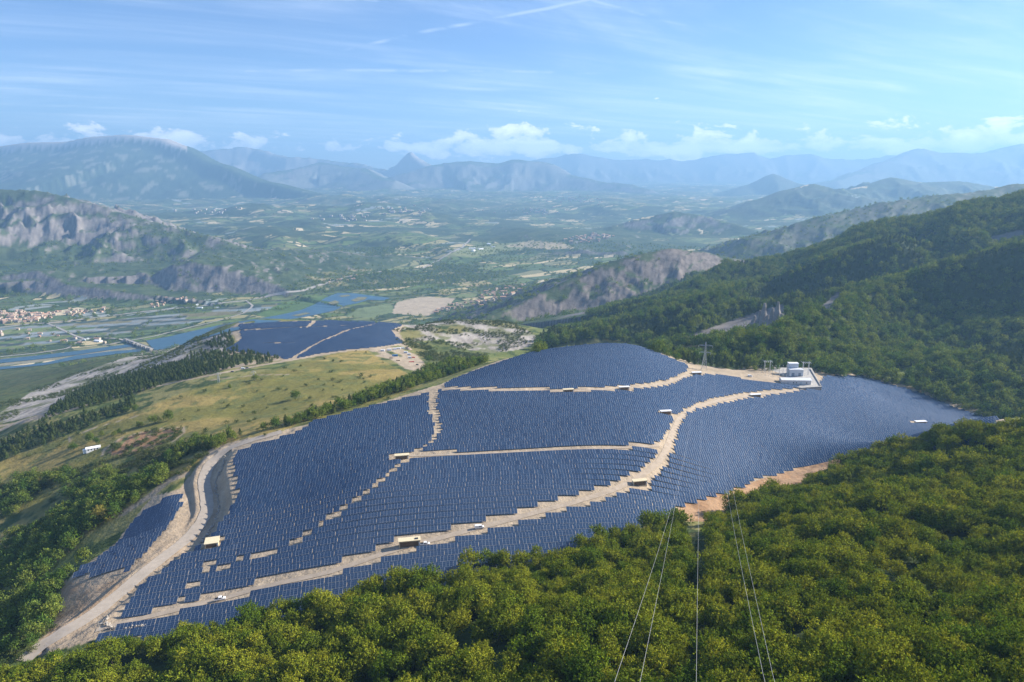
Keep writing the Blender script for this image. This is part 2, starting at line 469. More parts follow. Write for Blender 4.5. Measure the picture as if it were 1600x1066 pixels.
def link(name, me, parent=None, label=None, cat=None, group=None, kind=None, loc=None, rz=0.0, scale=None):
    o = bpy.data.objects.new(name, me); COL.objects.link(o)
    if parent is not None: o.parent = parent
    if label: o['label'] = label
    if cat: o['category'] = cat
    if group: o['group'] = group
    if kind: o['kind'] = kind
    if loc is not None: o.location = loc
    if rz: o.rotation_euler = (0, 0, rz)
    if scale is not None: o.scale = scale if hasattr(scale, '__len__') else (scale,) * 3
    return o
def material(name, base=(.5, .5, .5), rough=.8, metal=0.0, spec=.3):
    m = bpy.data.materials.new(name); m.use_nodes = True
    t = NT(m.node_tree)
    b = t.add('ShaderNodeBsdfPrincipled'); o = t.add('ShaderNodeOutputMaterial'); t.l.new(b.outputs[0], o.inputs[0])
    b.inputs['Base Color'].default_value = (*base, 1); b.inputs['Roughness'].default_value = rough
    b.inputs['Metallic'].default_value = metal; b.inputs['Specular IOR Level'].default_value = spec
    return m, t, b
def weathered(name, base, rough=.8, metal=0.0, amount=.25, scale=1.2, bump=0.0):
    """plain coloured surface with grain and dirt"""
    m, t, b = material(name, base, rough, metal)
    tc = t.add('ShaderNodeTexCoord')
    n1 = t.noise(tc.outputs['Object'], scale, 6, .65); n2 = t.noise(tc.outputs['Object'], scale * 7, 4, .6)
    f = t.math('ADD', t.math('MULTIPLY', n1, .65), t.math('MULTIPLY', n2, .35))
    lo = tuple(c * (1 - amount * 1.3) for c in base) + (1,); hi = tuple(min(1, c * (1 + amount)) for c in base) + (1,)
    t.put(b.inputs['Base Color'], t.mix(t.maprange(f, .3, .7), lo, hi))
    if bump:
        bp = t.add('ShaderNodeBump'); bp.inputs['Strength'].default_value = bump; bp.inputs['Distance'].default_value = .1
        t.l.new(n2, bp.inputs['Height']); t.l.new(bp.outputs[0], b.inputs['Normal'])
    return m

POLY_SECOND = [(368,506),(420,503),(480,501),(560,500),(605,502),(632,508),(616,517),(620,525),(634,537),(600,544),(555,548),(500,555),(450,565),(432,560),(400,555),(348,549),(365,540),(374,530)]
# ------------------------------------------------------------------ what covers the land
U, V, D = project(X, Y, Z)
N1 = fbm(X / 60, Y / 60, 51, 5); N2 = fbm(X / 14, Y / 14, 52, 4); N3 = fbm(X / 260, Y / 260, 53, 5)
gx = np.zeros_like(Z); gx[1:-1] = (Z[2:] - Z[:-2]) / (RR[2:] - RR[:-2])[:, None]
gy = np.zeros_like(Z); gy[:, 1:-1] = (Z[:, 2:] - Z[:, :-2]) / (R2[:, 2:] * (AA[2:] - AA[:-2])[None])
SL = np.hypot(gx, gy)
C = np.zeros(X.shape + (3,))
def c3(*c): return np.array(c)
def blend(mask, colour):
    global C
    mk = np.clip(mask, 0, 1)[..., None]
    C = C * (1 - mk) + np.asarray(colour) * mk
def lerp(a, b, t):
    return a + (b - a) * np.clip(t, 0, 1)[..., None]
SCRUB = lerp(c3(.125, .150, .045), c3(.21, .195, .075), sstep(.35, .65, N1))
SCRUB = lerp(SCRUB, c3(.055, .08, .025), sstep(.52, .62, N2))
GRAVEL = lerp(c3(.33, .265, .19), c3(.42, .345, .255), N2)
EARTH = lerp(c3(.31, .215, .135), c3(.41, .305, .205), sstep(.3, .7, fbm(X / 9, Y / 9, 60)))
MEADOW = lerp(c3(.165, .155, .042), c3(.29, .225, .075), sstep(.38, .62, fbm(X / 75 + Y / 200, Y / 45, 61, 5)))
MEADOW = lerp(MEADOW, c3(.12, .135, .045), sstep(.56, .66, N2) * .8)
FOREST = lerp(c3(.028, .045, .014), c3(.06, .08, .026), N2)
strata = fbm((X + Y * .35 + Z * 1.2) / 9, Z / 3.0, 62, 4)
ROCKC = lerp(c3(.25, .225, .20), c3(.40, .365, .325), sstep(.3, .7, strata))
ROCKC = lerp(ROCKC, c3(.16, .165, .09), sstep(.54, .66, fbm(X / 30, Y / 30, 63, 5)))
FWOOD = lerp(c3(.040, .065, .030), c3(.075, .100, .045), sstep(.3, .7, fbm(X / 70, Y / 70, 64, 6, .65)))
C[:] = SCRUB

# valley: patchwork of fields, orchards under nets, hedges and copses
valley = (Z < VF + 14) & (R2 > 1500)
def cells(x, y, sx, sy, ang, seed):
    ca, sa = math.cos(ang), math.sin(ang)
    p, q = (x * ca + y * sa) / sx, (-x * sa + y * ca) / sy
    q = q + 0.0
    row = np.floor(q); off = _hash(row.astype(np.int64), row.astype(np.int64) * 0 + 5, seed)
    wmul = 0.6 + 1.1 * _hash(row.astype(np.int64), row.astype(np.int64) * 0 + 8, seed)
    pp = p / wmul + off * 7; colm = np.floor(pp)
    idn = _hash(colm.astype(np.int64), row.astype(np.int64), seed + 1)
    idm = _hash(colm.astype(np.int64), row.astype(np.int64), seed + 2)
    fx, fy = pp - colm, q - row
    edge = np.minimum(np.minimum(fx, 1 - fx) * sx * wmul, np.minimum(fy, 1 - fy) * sy)
    return idn, idm, edge
wxx = X + (fbm(X / 600, Y / 600, 70) - .5) * 420; wyy = Y + (fbm(X / 600 + 4, Y / 600, 71) - .5) * 420
fid, fid2, edge = cells(wxx, wyy, 150, 62, 0.62, 80)
pal = np.array([(.10,.15,.045),(.13,.18,.055),(.085,.125,.05),(.17,.19,.08),(.46,.38,.20),(.32,.28,.13),(.055,.085,.06),(.065,.09,.075),(.12,.16,.07),(.22,.22,.11),(.52,.43,.27),(.05,.075,.04)])
FIELD = pal[(fid * 11.99).astype(int)] * (0.85 + .3 * fid2)[..., None]
FIELD = FIELD * (0.86 + .28 * N2)[..., None]
wood = sstep(.535, .575, fbm(X / 330, Y / 330, 72, 5, .55) + .10 * sstep(4200, 7000, R2) - .04)
hedge = sstep(11, 5, edge - 4 * N2) * (fid2 > .25)
wood = np.maximum(wood, hedge * .9)
wood = np.where(R2 > 9000, wood * .75, wood)
VAL = lerp(FIELD, FWOOD * .9, wood)
# orchards, nets and plastic tunnels on the flat below the town
nets = in_poly(U, V, [(-100,515),(60,508),(200,497),(330,484),(440,468),(445,478),(340,498),(250,512),(150,528),(-100,560)]) & (R2 > 1900)
nid, nid2, nedge = cells(X, Y, 190, 40, 0.30, 90)
npal = np.array([(.045,.07,.06),(.05,.075,.07),(.055,.08,.05),(.10,.15,.05),(.14,.18,.06),(.23,.26,.27),(.05,.07,.065),(.16,.15,.08),(.20,.24,.26)])
NETS = npal[(nid * 8.99).astype(int)] * (.9 + .3 * np.sin((X * .3 + Y * .95) / 5.5))[..., None] ** .25 * (.85 + .3 * nid2)[..., None]
NETS = lerp(NETS, c3(.22, .20, .14), sstep(3.5, 2, nedge) * .7)
VAL = np.where(nets[..., None], NETS, VAL)
blend(valley.astype(float), VAL)

# slopes: woods with bare marl where it is steep
slope_zone = (~valley) & (R2 > 1550)
bare = sstep(.26, .46, SL + (N3 - .5) * .55 + (N1 - .5) * .22)
bare = np.where(ISRIDGE == 2, sstep(.30, .46, SL * .6 + (fbm(X / 420 + 2, Y / 420, 75, 5, .6) - .5) * 1.25 + .09), bare)
bare = np.where(np.isin(ISRIDGE, (13, 14)), sstep(.30, .48, SL + (N1 - .5) * .2), bare)
bare = np.where(ISRIDGE == 1, sstep(.40, .58, SL + (fbm(X / 110, Y / 110, 76, 5, .6) - .5) * 1.0), bare)
bare = np.where(np.isin(ISRIDGE, (4, 11)), bare * .25, bare)
bare = np.where(ISRIDGE == 3, sstep(.35, .5, SL + (N3 - .5) * .7) * .45, bare)
bare = np.where(ISRIDGE == 5, 0, bare)
MARL = lerp(c3(.13, .12, .118), c3(.235, .213, .20), sstep(.3, .7, strata))
MARL = np.where((ISRIDGE == 1)[..., None], MARL * c3(.90, .86, .82), MARL)
blend(slope_zone.astype(float), lerp(FWOOD, MARL, bare))
# the table mountain: pale cliff band along its rim, woods below, scattered clearings
top5 = ISRIDGE == 5
zc5 = np.interp(U, [-160,0,50,105,150,200,255,285,345,420], [248,229,223,222,214,211,217,228,257,285])
below = V - zc5
clf = top5 & (below < 8 + 8 * (N3 - .5)) & (U < 292)
blend(clf.astype(float), lerp(c3(.36, .32, .28), c3(.52, .46, .41), N1))
blend((top5 & (below >= 10) & (fbm(X / 160, Y / 160, 77, 3) > .66)) * .6, c3(.30, .29, .22))
for k_, cc in ((6, (.36, .33, .31)), (9, (.20, .195, .18)), (7, (.20, .20, .20)), (8, (.16, .18, .15)), (10, (.22, .22, .19))):
    m_ = ISRIDGE == k_
    blend(m_ * sstep(.25, .6, SL + (fbm(X / 500, Y / 500, 78, 4) - .5) * .8), c3(*cc))
# farmland on the gentle far hills
blend((np.isin(ISRIDGE, (4, 12)) & (SL < .26)) * (fbm(X / 500, Y / 500, 79, 3) > .57) * .9, FIELD)

# the near land
near_land = R2 < 2300
def zone(poly, colour, d0=0, d1=3000, soft=1.0):
    blend((in_poly(U, V, poly) & (D > d0) & (D < d1)) * soft, colour)
rock_near = [(-60,700),(0,672),(60,650),(110,628),(190,600),(255,578),(300,562),(330,548),(355,540),(340,520),(320,530),(250,545),(190,560),(120,585),(50,612),(0,645),(-60,680)]
zone([(-100,580),(0,575),(120,560),(230,548),(340,520),(360,545),(300,570),(200,602),(100,640),(0,690),(-100,720)], lerp(SCRUB * .8, FOREST, N1), 900, 2300)
zone(rock_near, ROCKC, 900, 2300)
zone([(600,520),(640,505),(700,498),(800,500),(845,530),(820,545),(770,552),(720,545),(690,530),(640,535)], lerp(ROCKC, SCRUB * .9, sstep(.5, .6, N1)), 950, 1800)
zone([(640,540),(690,532),(720,545),(770,553),(690,575),(665,572)], SCRUB * .75, 800, 1500)
zone([(335,525),(372,505),(352,545),(345,552)], ROCKC, 900, 1700)
meadow = [(-60,770),(-60,690),(0,722),(60,700),(150,665),(220,640),(300,608),(345,598),(440,574),(540,549),(575,548),(600,565),(640,585),(672,586),(640,610),(560,640),(470,664),(380,690),(330,705),(290,735),(200,770),(120,800),(40,840),(-60,870)]
zone(meadow, MEADOW, 350, 1300)
zone([(-60,800),(60,740),(190,715),(310,690),(340,700),(290,740),(200,780),(120,830),(0,880),(-60,880)], lerp(MEADOW, SCRUB, sstep(.42, .55, N2)), 350, 1200)
zone([(163,702),(190,685),(240,672),(285,670),(280,680),(240,700),(200,712),(165,712)], lerp(EARTH * c3(1.0, .82, .70), SCRUB, sstep(.5, .6, fbm(X / 7, Y / 7, 65))), 500, 1000)
# right-hand wooded slope, hillside under the forest
right_wood = [(836,552),(838,526),(900,498),(1000,462),(1150,400),(1300,360),(1450,326),(1600,293),(1900,240),(1900,700),(1560,662),(1440,614),(1345,587),(1290,586),(1265,575),(1160,578),(1130,573),(1080,568),(985,534),(930,530),(880,537)]
zone(right_wood, FOREST, 700, 2350)
clearing = [(1046,553),(1050,542),(1080,539),(1108,543),(1112,552),(1080,556)]
clearing2 = [(1388,590),(1400,578),(1440,568),(1462,570),(1430,582),(1405,594)]
zone(clearing, MEADOW, 850, 1300); zone(clearing2, c3(.17, .20, .06), 700, 1300)
cliffs = [[(1055,533),(1100,515),(1160,495),(1195,483),(1226,476),(1228,505),(1205,515),(1150,522),(1090,533)], [(1280,480),(1310,455),(1320,462),(1295,490)], [(1540,372),(1600,357),(1600,372),(1560,380)]]
for c_ in cliffs: zone(c_, lerp(c3(.12, .112, .11), c3(.20, .185, .18), strata), 900, 1900)
fore = R2 < 520
EDGE = np.array([(-200,1070),(0,1043),(60,1027),(170,1000),(300,975),(400,955),(480,935),(560,915),(640,892),(700,882),(760,864),(850,856),(900,840),(960,824),(1060,804),(1075,828),(1085,834),(1100,802),(1180,767),(1250,744),(1330,717),(1390,692),(1420,677),(1480,667),(1540,657),(1600,650),(1900,620)], float)
Uc, Vc, Dc = project(X, Y, Z + 6.5)
under_forest = (Vc > np.interp(Uc, EDGE[:, 0], EDGE[:, 1])) & (R2 < 530)
# the plant: pale stony ground
plant = [(150,1000),(165,965),(230,900),(300,850),(335,800),(330,760),(345,715),(385,686),(470,666),(560,640),(650,612),(690,600),(740,578),(820,549),(880,539),(950,532),(1000,538),(1090,570),(1150,578),(1165,572),(1270,574),(1290,584),(1350,584),(1450,612),(1570,655),(1560,700),(1250,745),(1120,790),(1060,812),(850,862),(560,925),(330,985)]
zone(plant, GRAVEL, 250, 1000)
zone([(1050,815),(1062,790),(1120,765),(1180,752),(1250,730),(1330,708),(1400,688),(1400,720),(1200,775),(1110,815)], EARTH * c3(.95, .82, .72), 330, 700)
zone([(40,1030),(90,960),(100,920),(112,898),(180,850),(222,795),(240,775),(280,765),(330,700),(392,683),(350,735),(345,780),(330,830),(260,890),(190,950),(150,1000)], lerp(EARTH, GRAVEL, .5 + .5 * N1), 250, 640)
zone([(95,905),(150,915),(205,900),(160,940),(100,985),(70,1000),(95,950)], EARTH, 250, 640)
# gravel tracks, camp and yard
for line, wd, colr in (
    ([(-20,670),(40,658),(95,645),(150,628),(215,610),(280,596),(345,583),(400,572),(470,560),(540,548),(585,545),(615,560),(640,575),(668,582)], 6.0, GRAVEL * .95),
    ([(0,672),(35,657),(65,648)], 12, GRAVEL), ([(330,580),(365,573),(400,566),(440,560)], 15, GRAVEL),
    ([(590,548),(615,545),(640,555),(655,573)], 12, GRAVEL), ([(600,556),(630,562),(650,575)], 13, GRAVEL),
    ([(350,556),(380,548),(440,556)], 9, GRAVEL), ([(374,506),(372,520),(378,530)], 9, GRAVEL), ([(625,508),(615,520),(630,540)], 9, GRAVEL * .95),
    ([(195,800),(235,775),(262,752),(285,742)], 5.5, GRAVEL * .85), ([(110,690),(108,683),(150,668),(215,650)], .9, GRAVEL), ([(330,594),(400,586),(450,585)], 1.6, GRAVEL * .8),
    ([(160,711),(163,702),(192,683),(240,671),(286,668),(288,676),(270,690)], .9, GRAVEL)):
    wl = world_line(line)
    m_ = (RR > wl[:, 1].min() * .7) & (RR < 2300)
    d_, _, _ = poly_dist(X[m_], Y[m_], wl)
    full = np.zeros(X.shape); full[m_] = sstep(wd + 1.5 + 3 * (N2[m_] - .5) * min(1, wd / 4), wd - 1 + 3 * (N2[m_] - .5) * min(1, wd / 4), d_)
    blend(full, colr)
blend(under_forest.astype(float), FOREST * 1.1)
# river gravel and green banks
zone([(-60,580),(0,572),(120,560),(225,545),(222,536),(150,545),(0,568),(-60,575)], lerp(c3(.30, .27, .22), c3(.16, .17, .09), N1), 1800, 2600)
zone([(400,492),(445,472),(510,463),(540,470),(480,486),(430,502)], lerp(c3(.10, .17, .05), c3(.07, .11, .04), N1), 2300, 3600)
zone([(612,490),(620,472),(660,464),(712,466),(700,480),(668,494)], c3(.40, .33, .24), 1900, 4000)
zone([(540,495),(560,482),(612,474),(615,488),(580,497)], c3(.15, .19, .09), 1900, 4000)
zone([(665,462),(690,452),(740,449),(735,460)], c3(.33, .28, .14), 2400, 4500)
zone([(700,446),(760,441),(780,440),(740,448)], c3(.45, .34, .20), 2400, 4500)
zone([(690,402),(735,384),(830,377),(830,386),(740,402)], c3(.20, .22, .10), 3500, 7500)
zone([(785,385),(830,376),(880,380),(900,388),(860,390)], c3(.42, .35, .22), 3500, 7500)
zone([(445,455),(480,428),(560,420),(640,425),(720,425),(790,430),(740,440),(660,445),(560,455)], lerp(FWOOD * .9, FIELD, sstep(.5, .6, N1) * .5), 2600, 5500)

zone(POLY_SECOND, GRAVEL, 850, 1700)
blend(in_poly(U, V, [(440,508),(500,470),(520,480),(470,498)]) & (R2 > 2200), lerp(c3(.10, .17, .05), c3(.07, .11, .04), N1))
FMASK = np.clip(valley * (1 - wood) * (1 - nets), 0, 1) * (R2 > 1700)
for pl in ([(-60,580),(0,572),(120,560),(225,545),(222,536),(150,545),(0,568),(-60,575)], [(400,492),(445,472),(510,463),(540,470),(480,486),(430,502)], [(612,490),(620,472),(660,464),(712,466),(700,480),(668,494)], [(540,495),(560,482),(612,474),(615,488),(580,497)],
           [(690,402),(735,384),(830,377),(830,386),(740,402)], [(-100,580),(0,575),(120,560),(230,548),(340,520),(360,545),(0,690)], [(445,455),(480,428),(560,420),(640,425),(720,425),(790,430),(740,440),(660,445),(560,455)]):
    FMASK[in_poly(U, V, pl)] = 0
FMASK = np.maximum(FMASK, (np.isin(ISRIDGE, (4, 12)) & (SL < .26)) * (fbm(X / 500, Y / 500, 79, 3) > .57) * 1.0)
verts = np.stack([X, Y, Z], -1).reshape(-1, 3)
ii = np.arange(NR - 1)[:, None] * NA + np.arange(NA - 1)[None]
quads = np.stack([ii, ii + 1, ii + NA + 1, ii + NA], -1).reshape(-1, 4)
land_m, t, b = material("land", rough=.95, spec=.1)
at = t.add('ShaderNodeVertexColor'); at.layer_name = 'tint'
gp = t.add('ShaderNodeNewGeometry')
g1 = t.noise(gp.outputs['Position'], .35, 6, .65); g2 = t.noise(gp.outputs['Position'], .03, 6, .65)
f = t.math('ADD', t.math('MULTIPLY', g1, .5), t.math('MULTIPLY', g2, .5))
# farmland: straight-edged parcels with hedges between them
wa = t.noise(gp.outputs['Position'], .0011, 2, .5)
ps = t.add('ShaderNodeSeparateXYZ'); t.l.new(gp.outputs['Position'], ps.inputs[0])
wang = t.math('MULTIPLY', t.math('SUBTRACT', wa, .5), 900.0)
fx_ = t.math('ADD', t.math('ADD', t.math('MULTIPLY', ps.outputs[0], .82), t.math('MULTIPLY', ps.outputs[1], .57)), wang)
fy_ = t.math('ADD', t.math('SUBTRACT', t.math('MULTIPLY', ps.outputs[1], .82), t.math('MULTIPLY', ps.outputs[0], .57)), t.math('MULTIPLY', wang, .6))
fvec = t.combine(t.math('MULTIPLY', fx_, 1 / 175.0), t.math('MULTIPLY', fy_, 1 / 88.0), 0.0)
def vor(feature, metric='MANHATTAN'):
    nd = t.add('ShaderNodeTexVoronoi'); nd.voronoi_dimensions = '2D'; nd.feature = feature
    if feature != 'DISTANCE_TO_EDGE': nd.distance = metric
    nd.inputs['Scale'].default_value = 1.0; nd.inputs['Randomness'].default_value = .8
    t.l.new(fvec, nd.inputs['Vector'])
    return nd
vc = vor('F1', 'EUCLIDEAN'); ve = vor('DISTANCE_TO_EDGE')
rs = t.add('ShaderNodeSeparateColor'); t.l.new(vc.outputs['Color'], rs.inputs[0])
rp = t.add('ShaderNodeValToRGB'); rp.color_ramp.interpolation = 'CONSTANT'
stops = [(0, (.075, .115, .040)), (.16, (.115, .165, .050)), (.30, (.050, .080, .032)), (.44, (.16, .19, .075)), (.56, (.30, .27, .13)), (.66, (.095, .14, .060)), (.76, (.48, .40, .23)), (.85, (.21, .21, .11)), (.92, (.56, .47, .31)), (.96, (.26, .29, .27))]
rp.color_ramp.elements[0].position = 0; rp.color_ramp.elements[0].color = (*stops[0][1], 1)
rp.color_ramp.elements[1].position = stops[1][0]; rp.color_ramp.elements[1].color = (*stops[1][1], 1)
for p0_, c0_ in stops[2:]:
    el = rp.color_ramp.elements.new(p0_); el.color = (*c0_, 1)
t.l.new(rs.outputs[0], rp.inputs[0])
hed = t.maprange(t.math('ADD', ve.outputs['Distance'], t.math('MULTIPLY', t.math('SUBTRACT', g1, .5), .1)), .05, .09, 1.0, 0.0)
hed = t.math('MULTIPLY', hed, t.math('GREATER_THAN', rs.outputs[1], .35))
parcel = t.mix(hed, rp.outputs[0], (.030, .052, .022, 1))
fm_ = t.maprange(at.outputs['Alpha'], .40, .60)
ground_c = t.mix(fm_, at.outputs[0], parcel)
t.put(b.inputs['Base Color'], t.mix(1.0, ground_c, t.maprange(f, .3, .7, .70, 1.28, False), 'MULTIPLY'))
bp = t.add('ShaderNodeBump'); bp.inputs['Strength'].default_value = .7; bp.inputs['Distance'].default_value = 6.0
t.l.new(g2, bp.inputs['Height']); t.l.new(bp.outputs[0], b.inputs['Normal'])
terrain = link('terrain', mesh_np('terrain', verts, quads, [land_m], col=np.c_[C.reshape(-1, 3), FMASK.reshape(-1)], smooth=True), kind='structure')

# ------------------------------------------------------------------ river
water_m, t, b = material("river_water", (.025, .075, .11), .28, spec=.3)
gp = t.add('ShaderNodeNewGeometry')
wn = t.noise(gp.outputs['Position'], .05, 5, .6)
t.put(b.inputs['Base Color'], t.mix(t.maprange(wn, .35, .7), (.02, .062, .10, 1), (.035, .095, .135, 1)))
bp = t.add('ShaderNodeBump'); bp.inputs['Strength'].default_value = .15; bp.inputs['Distance'].default_value = .5
t.l.new(t.noise(gp.outputs['Position'], .2, 4, .6), bp.inputs['Height']); t.l.new(bp.outputs[0], b.inputs['Normal'])
def sheet(name, px, mat, off=1.2, z=None, kind='structure', world_pts=None):
    wp = world_pts if world_pts is not None else world_poly(px)
    import bmesh
    bm = bmesh.new()
    vs = [bm.verts.new((p[0], p[1], (z if z is not None else p[2] + off))) for p in wp]
    fc = bm.faces.new(vs)
    bmesh.ops.triangulate(bm, faces=[fc])
    bmesh.ops.recalc_face_normals(bm, faces=bm.faces)
    me = bpy.data.meshes.new(name); bm.to_mesh(me); bm.free()
    if me.polygons[0].normal.z < 0: me.flip_normals()
    me.materials.append(mat)
    return link(name, me, kind=kind)
sheet('river', [(228,533),(262,527),(300,518),(345,508),(395,500),(440,492),(470,485),(492,476),(508,466),(528,458),(556,459),(585,463),(610,466),(600,470),(575,469),(560,474),(540,478),(522,486),(490,493),(440,502),(395,512),(350,521),(300,535),(262,545),(242,548)], water_m)
sheet('river_channel', [(-40,567),(0,562),(60,556),(120,549),(180,541),(215,537),(222,540),(180,546),(120,555),(60,562),(0,568),(-40,573)], water_m)
sheet('river_side_channel', [(-40,577),(0,574),(40,571),(72,567),(120,556),(170,550),(222,546),(225,549),(180,554),(120,562),(70,571),(0,578),(-40,581)], water_m)

# ------------------------------------------------------------------ air
def haze_box():
    x, y0, y1, z0, z1 = 24000, -400, 31500, -740, 1080
    vs = [(-x, y0, z0), (x, y0, z0), (x, y1, z0), (-x, y1, z0), (-x, y0, z1), (x, y0, z1), (x, y1, z1), (-x, y1, z1)]
    fs = [(0, 3, 2, 1), (4, 5, 6, 7), (0, 1, 5, 4), (1, 2, 6, 5), (2, 3, 7, 6), (3, 0, 4, 7)]
    m = bpy.data.materials.new("air"); m.use_nodes = True
    t = NT(m.node_tree)
    pv = t.add('ShaderNodeVolumePrincipled'); o = t.add('ShaderNodeOutputMaterial'); t.l.new(pv.outputs[0], o.inputs['Volume'])
    pv.inputs['Color'].default_value = (.33, .62, 1.0, 1)
    pv.inputs['Density'].default_value = HAZE
    pv.inputs['Anisotropy'].default_value = 0.18
    pv.inputs['Density Attribute'].default_value = ''
    m.cycles.homogeneous_volume = True
    link('haze', mesh_np('haze', vs, fs, [m]), kind='stuff', label='thin blue summer haze filling the valley air', cat='haze')
HAZE = 8.0e-5
haze_box()

bar_m = weathered("river_gravel_bar", (.17, .165, .085), .95, amount=.35, scale=.02)
for pts_ in ([(512,474),(524,470),(531,473),(520,477)], [(548,470),(560,465),(574,465),(570,469),(556,472)], [(530,463),(544,461),(548,463),(534,465)], [(455,494),(478,489),(486,490),(466,495)]):
    sheet('sandbar', pts_, bar_m, 1.9)
# ------------------------------------------------------------------ tracks through the plant
gravel_m = weathered("gravel_track", (.37, .305, .235), .95, amount=.16, scale=.25, bump=.3)
earth_m = weathered("bare_earth", (.40, .29, .19), .95, amount=.25, scale=.2, bump=.4)
asphalt_m = weathered("pale_road", (.33, .31, .285), .9, amount=.12, scale=.1)
def strip(name, px=None, width=6.0, mat=None, off=.3, pts=None, kind='structure', step=10, zfix=None):
    wl = world_line(px, step) if pts is None else np.asarray(pts)
    # even out the spacing and take the width from the ground plan
    seg = np.r_[0, np.cumsum(np.hypot(*(wl[1:, :2] - wl[:-1, :2]).T))]
    n = max(4, int(seg[-1] / max(2.5, width * .6)))
    s = np.linspace(0, seg[-1], n)
    cx_ = np.interp(s, seg, wl[:, 0]); cy_2 = np.interp(s, seg, wl[:, 1])
    for _ in range(3):
        cx_[1:-1] = (cx_[:-2] + 2 * cx_[1:-1] + cx_[2:]) / 4; cy_2[1:-1] = (cy_2[:-2] + 2 * cy_2[1:-1] + cy_2[2:]) / 4
    tx, ty = np.gradient(cx_), np.gradient(cy_2); L = np.hypot(tx, ty); nx, ny = -ty / L, tx / L
    vs, K = [], 5
    for k_ in range(K):
        o = (k_ / (K - 1) - .5) * width
        o = o + (vnoise(s / 4.0, s * 0 + k_, 5) - .5) * width * .10 * (abs(k_ - 2) == 2)
        xx, yy = cx_ + nx * o, cy_2 + ny * o
        vs.append(np.stack([xx, yy, ground(xx, yy) + off if zfix is None else np.full(n, zfix)], -1))
    vs = np.stack(vs, 1).reshape(-1, 3)
    a = (np.arange(n - 1)[:, None] * K + np.arange(K - 1)[None]).ravel()
    f_ = np.stack([a, a + K, a + K + 1, a + 1], -1)[:, ::-1]
    me = mesh_np(name, vs, f_, [mat], smooth=True)
    if me.polygons[0].normal.z < 0: me.flip_normals()
    return link(name, me, kind=kind), np.stack([cx_, cy_2], -1)
road, road_xy = strip('road', ROAD_MAIN, 8.0, weathered("compacted_road", (.37, .32, .265), .95, amount=.12, scale=.3), .25)
TRACK = [(150,985),(200,972),(262,957),(300,947),(340,938),(420,915),(470,905),(520,893),(600,865),(650,850),(700,838),(740,827),(790,814),(830,803),(880,790),(925,777),(965,763),(990,752),(1012,737),(1030,722),(1041,703),(1046,690),(1053,672),(1061,655),(1080,641),(1105,631),(1130,625),(1160,620),(1200,615),(1240,611),(1275,604)]
track, track_xy = strip('track', TRACK, 4.2, gravel_m, .22)
HT = [(636,713),(700,711),(800,707),(900,703),(1030,697)]
ht, ht_xy = strip('terrace_track', HT, 2.6, gravel_m, .2)
UT = [(686,607),(740,610),(800,611),(880,612),(930,610),(975,608),(1015,604),(1045,598),(1078,585)]
ut, ut_xy = strip('terrace_track', UT, 3.0, gravel_m, .2)
GAP = [(676,610),(676,625),(673,640),(680,655),(687,668),(680,685),(668,698),(645,712),(632,722),(605,745),(575,772),(545,792),(515,812),(490,830),(465,845),(440,860),(405,874)]
gap_xy = world_line(GAP)[:, :2]

# ------------------------------------------------------------------ solar tables
glass_m, t, b = material("solar_glass", rough=.10, spec=.9)
uvn = t.add('ShaderNodeUVMap'); uvn.uv_map = 'UVMap'
s2 = t.add('ShaderNodeSeparateXYZ'); t.l.new(uvn.outputs[0], s2.inputs[0])
um, vm = s2.outputs[0], s2.outputs[1]
fr = t.math('FRACT', vm)                                    # v counts modules up the slope
line_v = t.math('LESS_THAN', t.math('MINIMUM', fr, t.math('SUBTRACT', 1.0, fr)), .028)
line_u = t.math('GREATER_THAN', um, .925)
edge_m = t.math('MAXIMUM', line_u, t.math('MULTIPLY', line_v, .55))
mid = t.math('LESS_THAN', t.math('ABSOLUTE', t.math('SUBTRACT', um, .45)), .012)
gpo = t.add('ShaderNodeNewGeometry')
isl = gpo.outputs['Random Per Island']
cellc = t.mix(isl, (.014, .036, .088, 1), (.025, .058, .122, 1))
cellc = t.mix(t.math('MULTIPLY', mid, .5), cellc, (.09, .13, .21, 1))
t.put(b.inputs['Base Color'], t.mix(edge_m, cellc, (.30, .335, .38, 1)))
t.put(b.inputs['Roughness'], t.math('ADD', .10, t.math('MULTIPLY', edge_m, .4)))
metal_m = weathered("galvanised_steel", (.42, .43, .44), .45, .6, .15, 2.0)
CW, TILT, SLANT, PITCH, NMOD = 1.78, math.radians(25), 4.1, 6.25, 4
ROT = math.radians(5.0)
cR, sR = math.cos(ROT), math.sin(ROT)

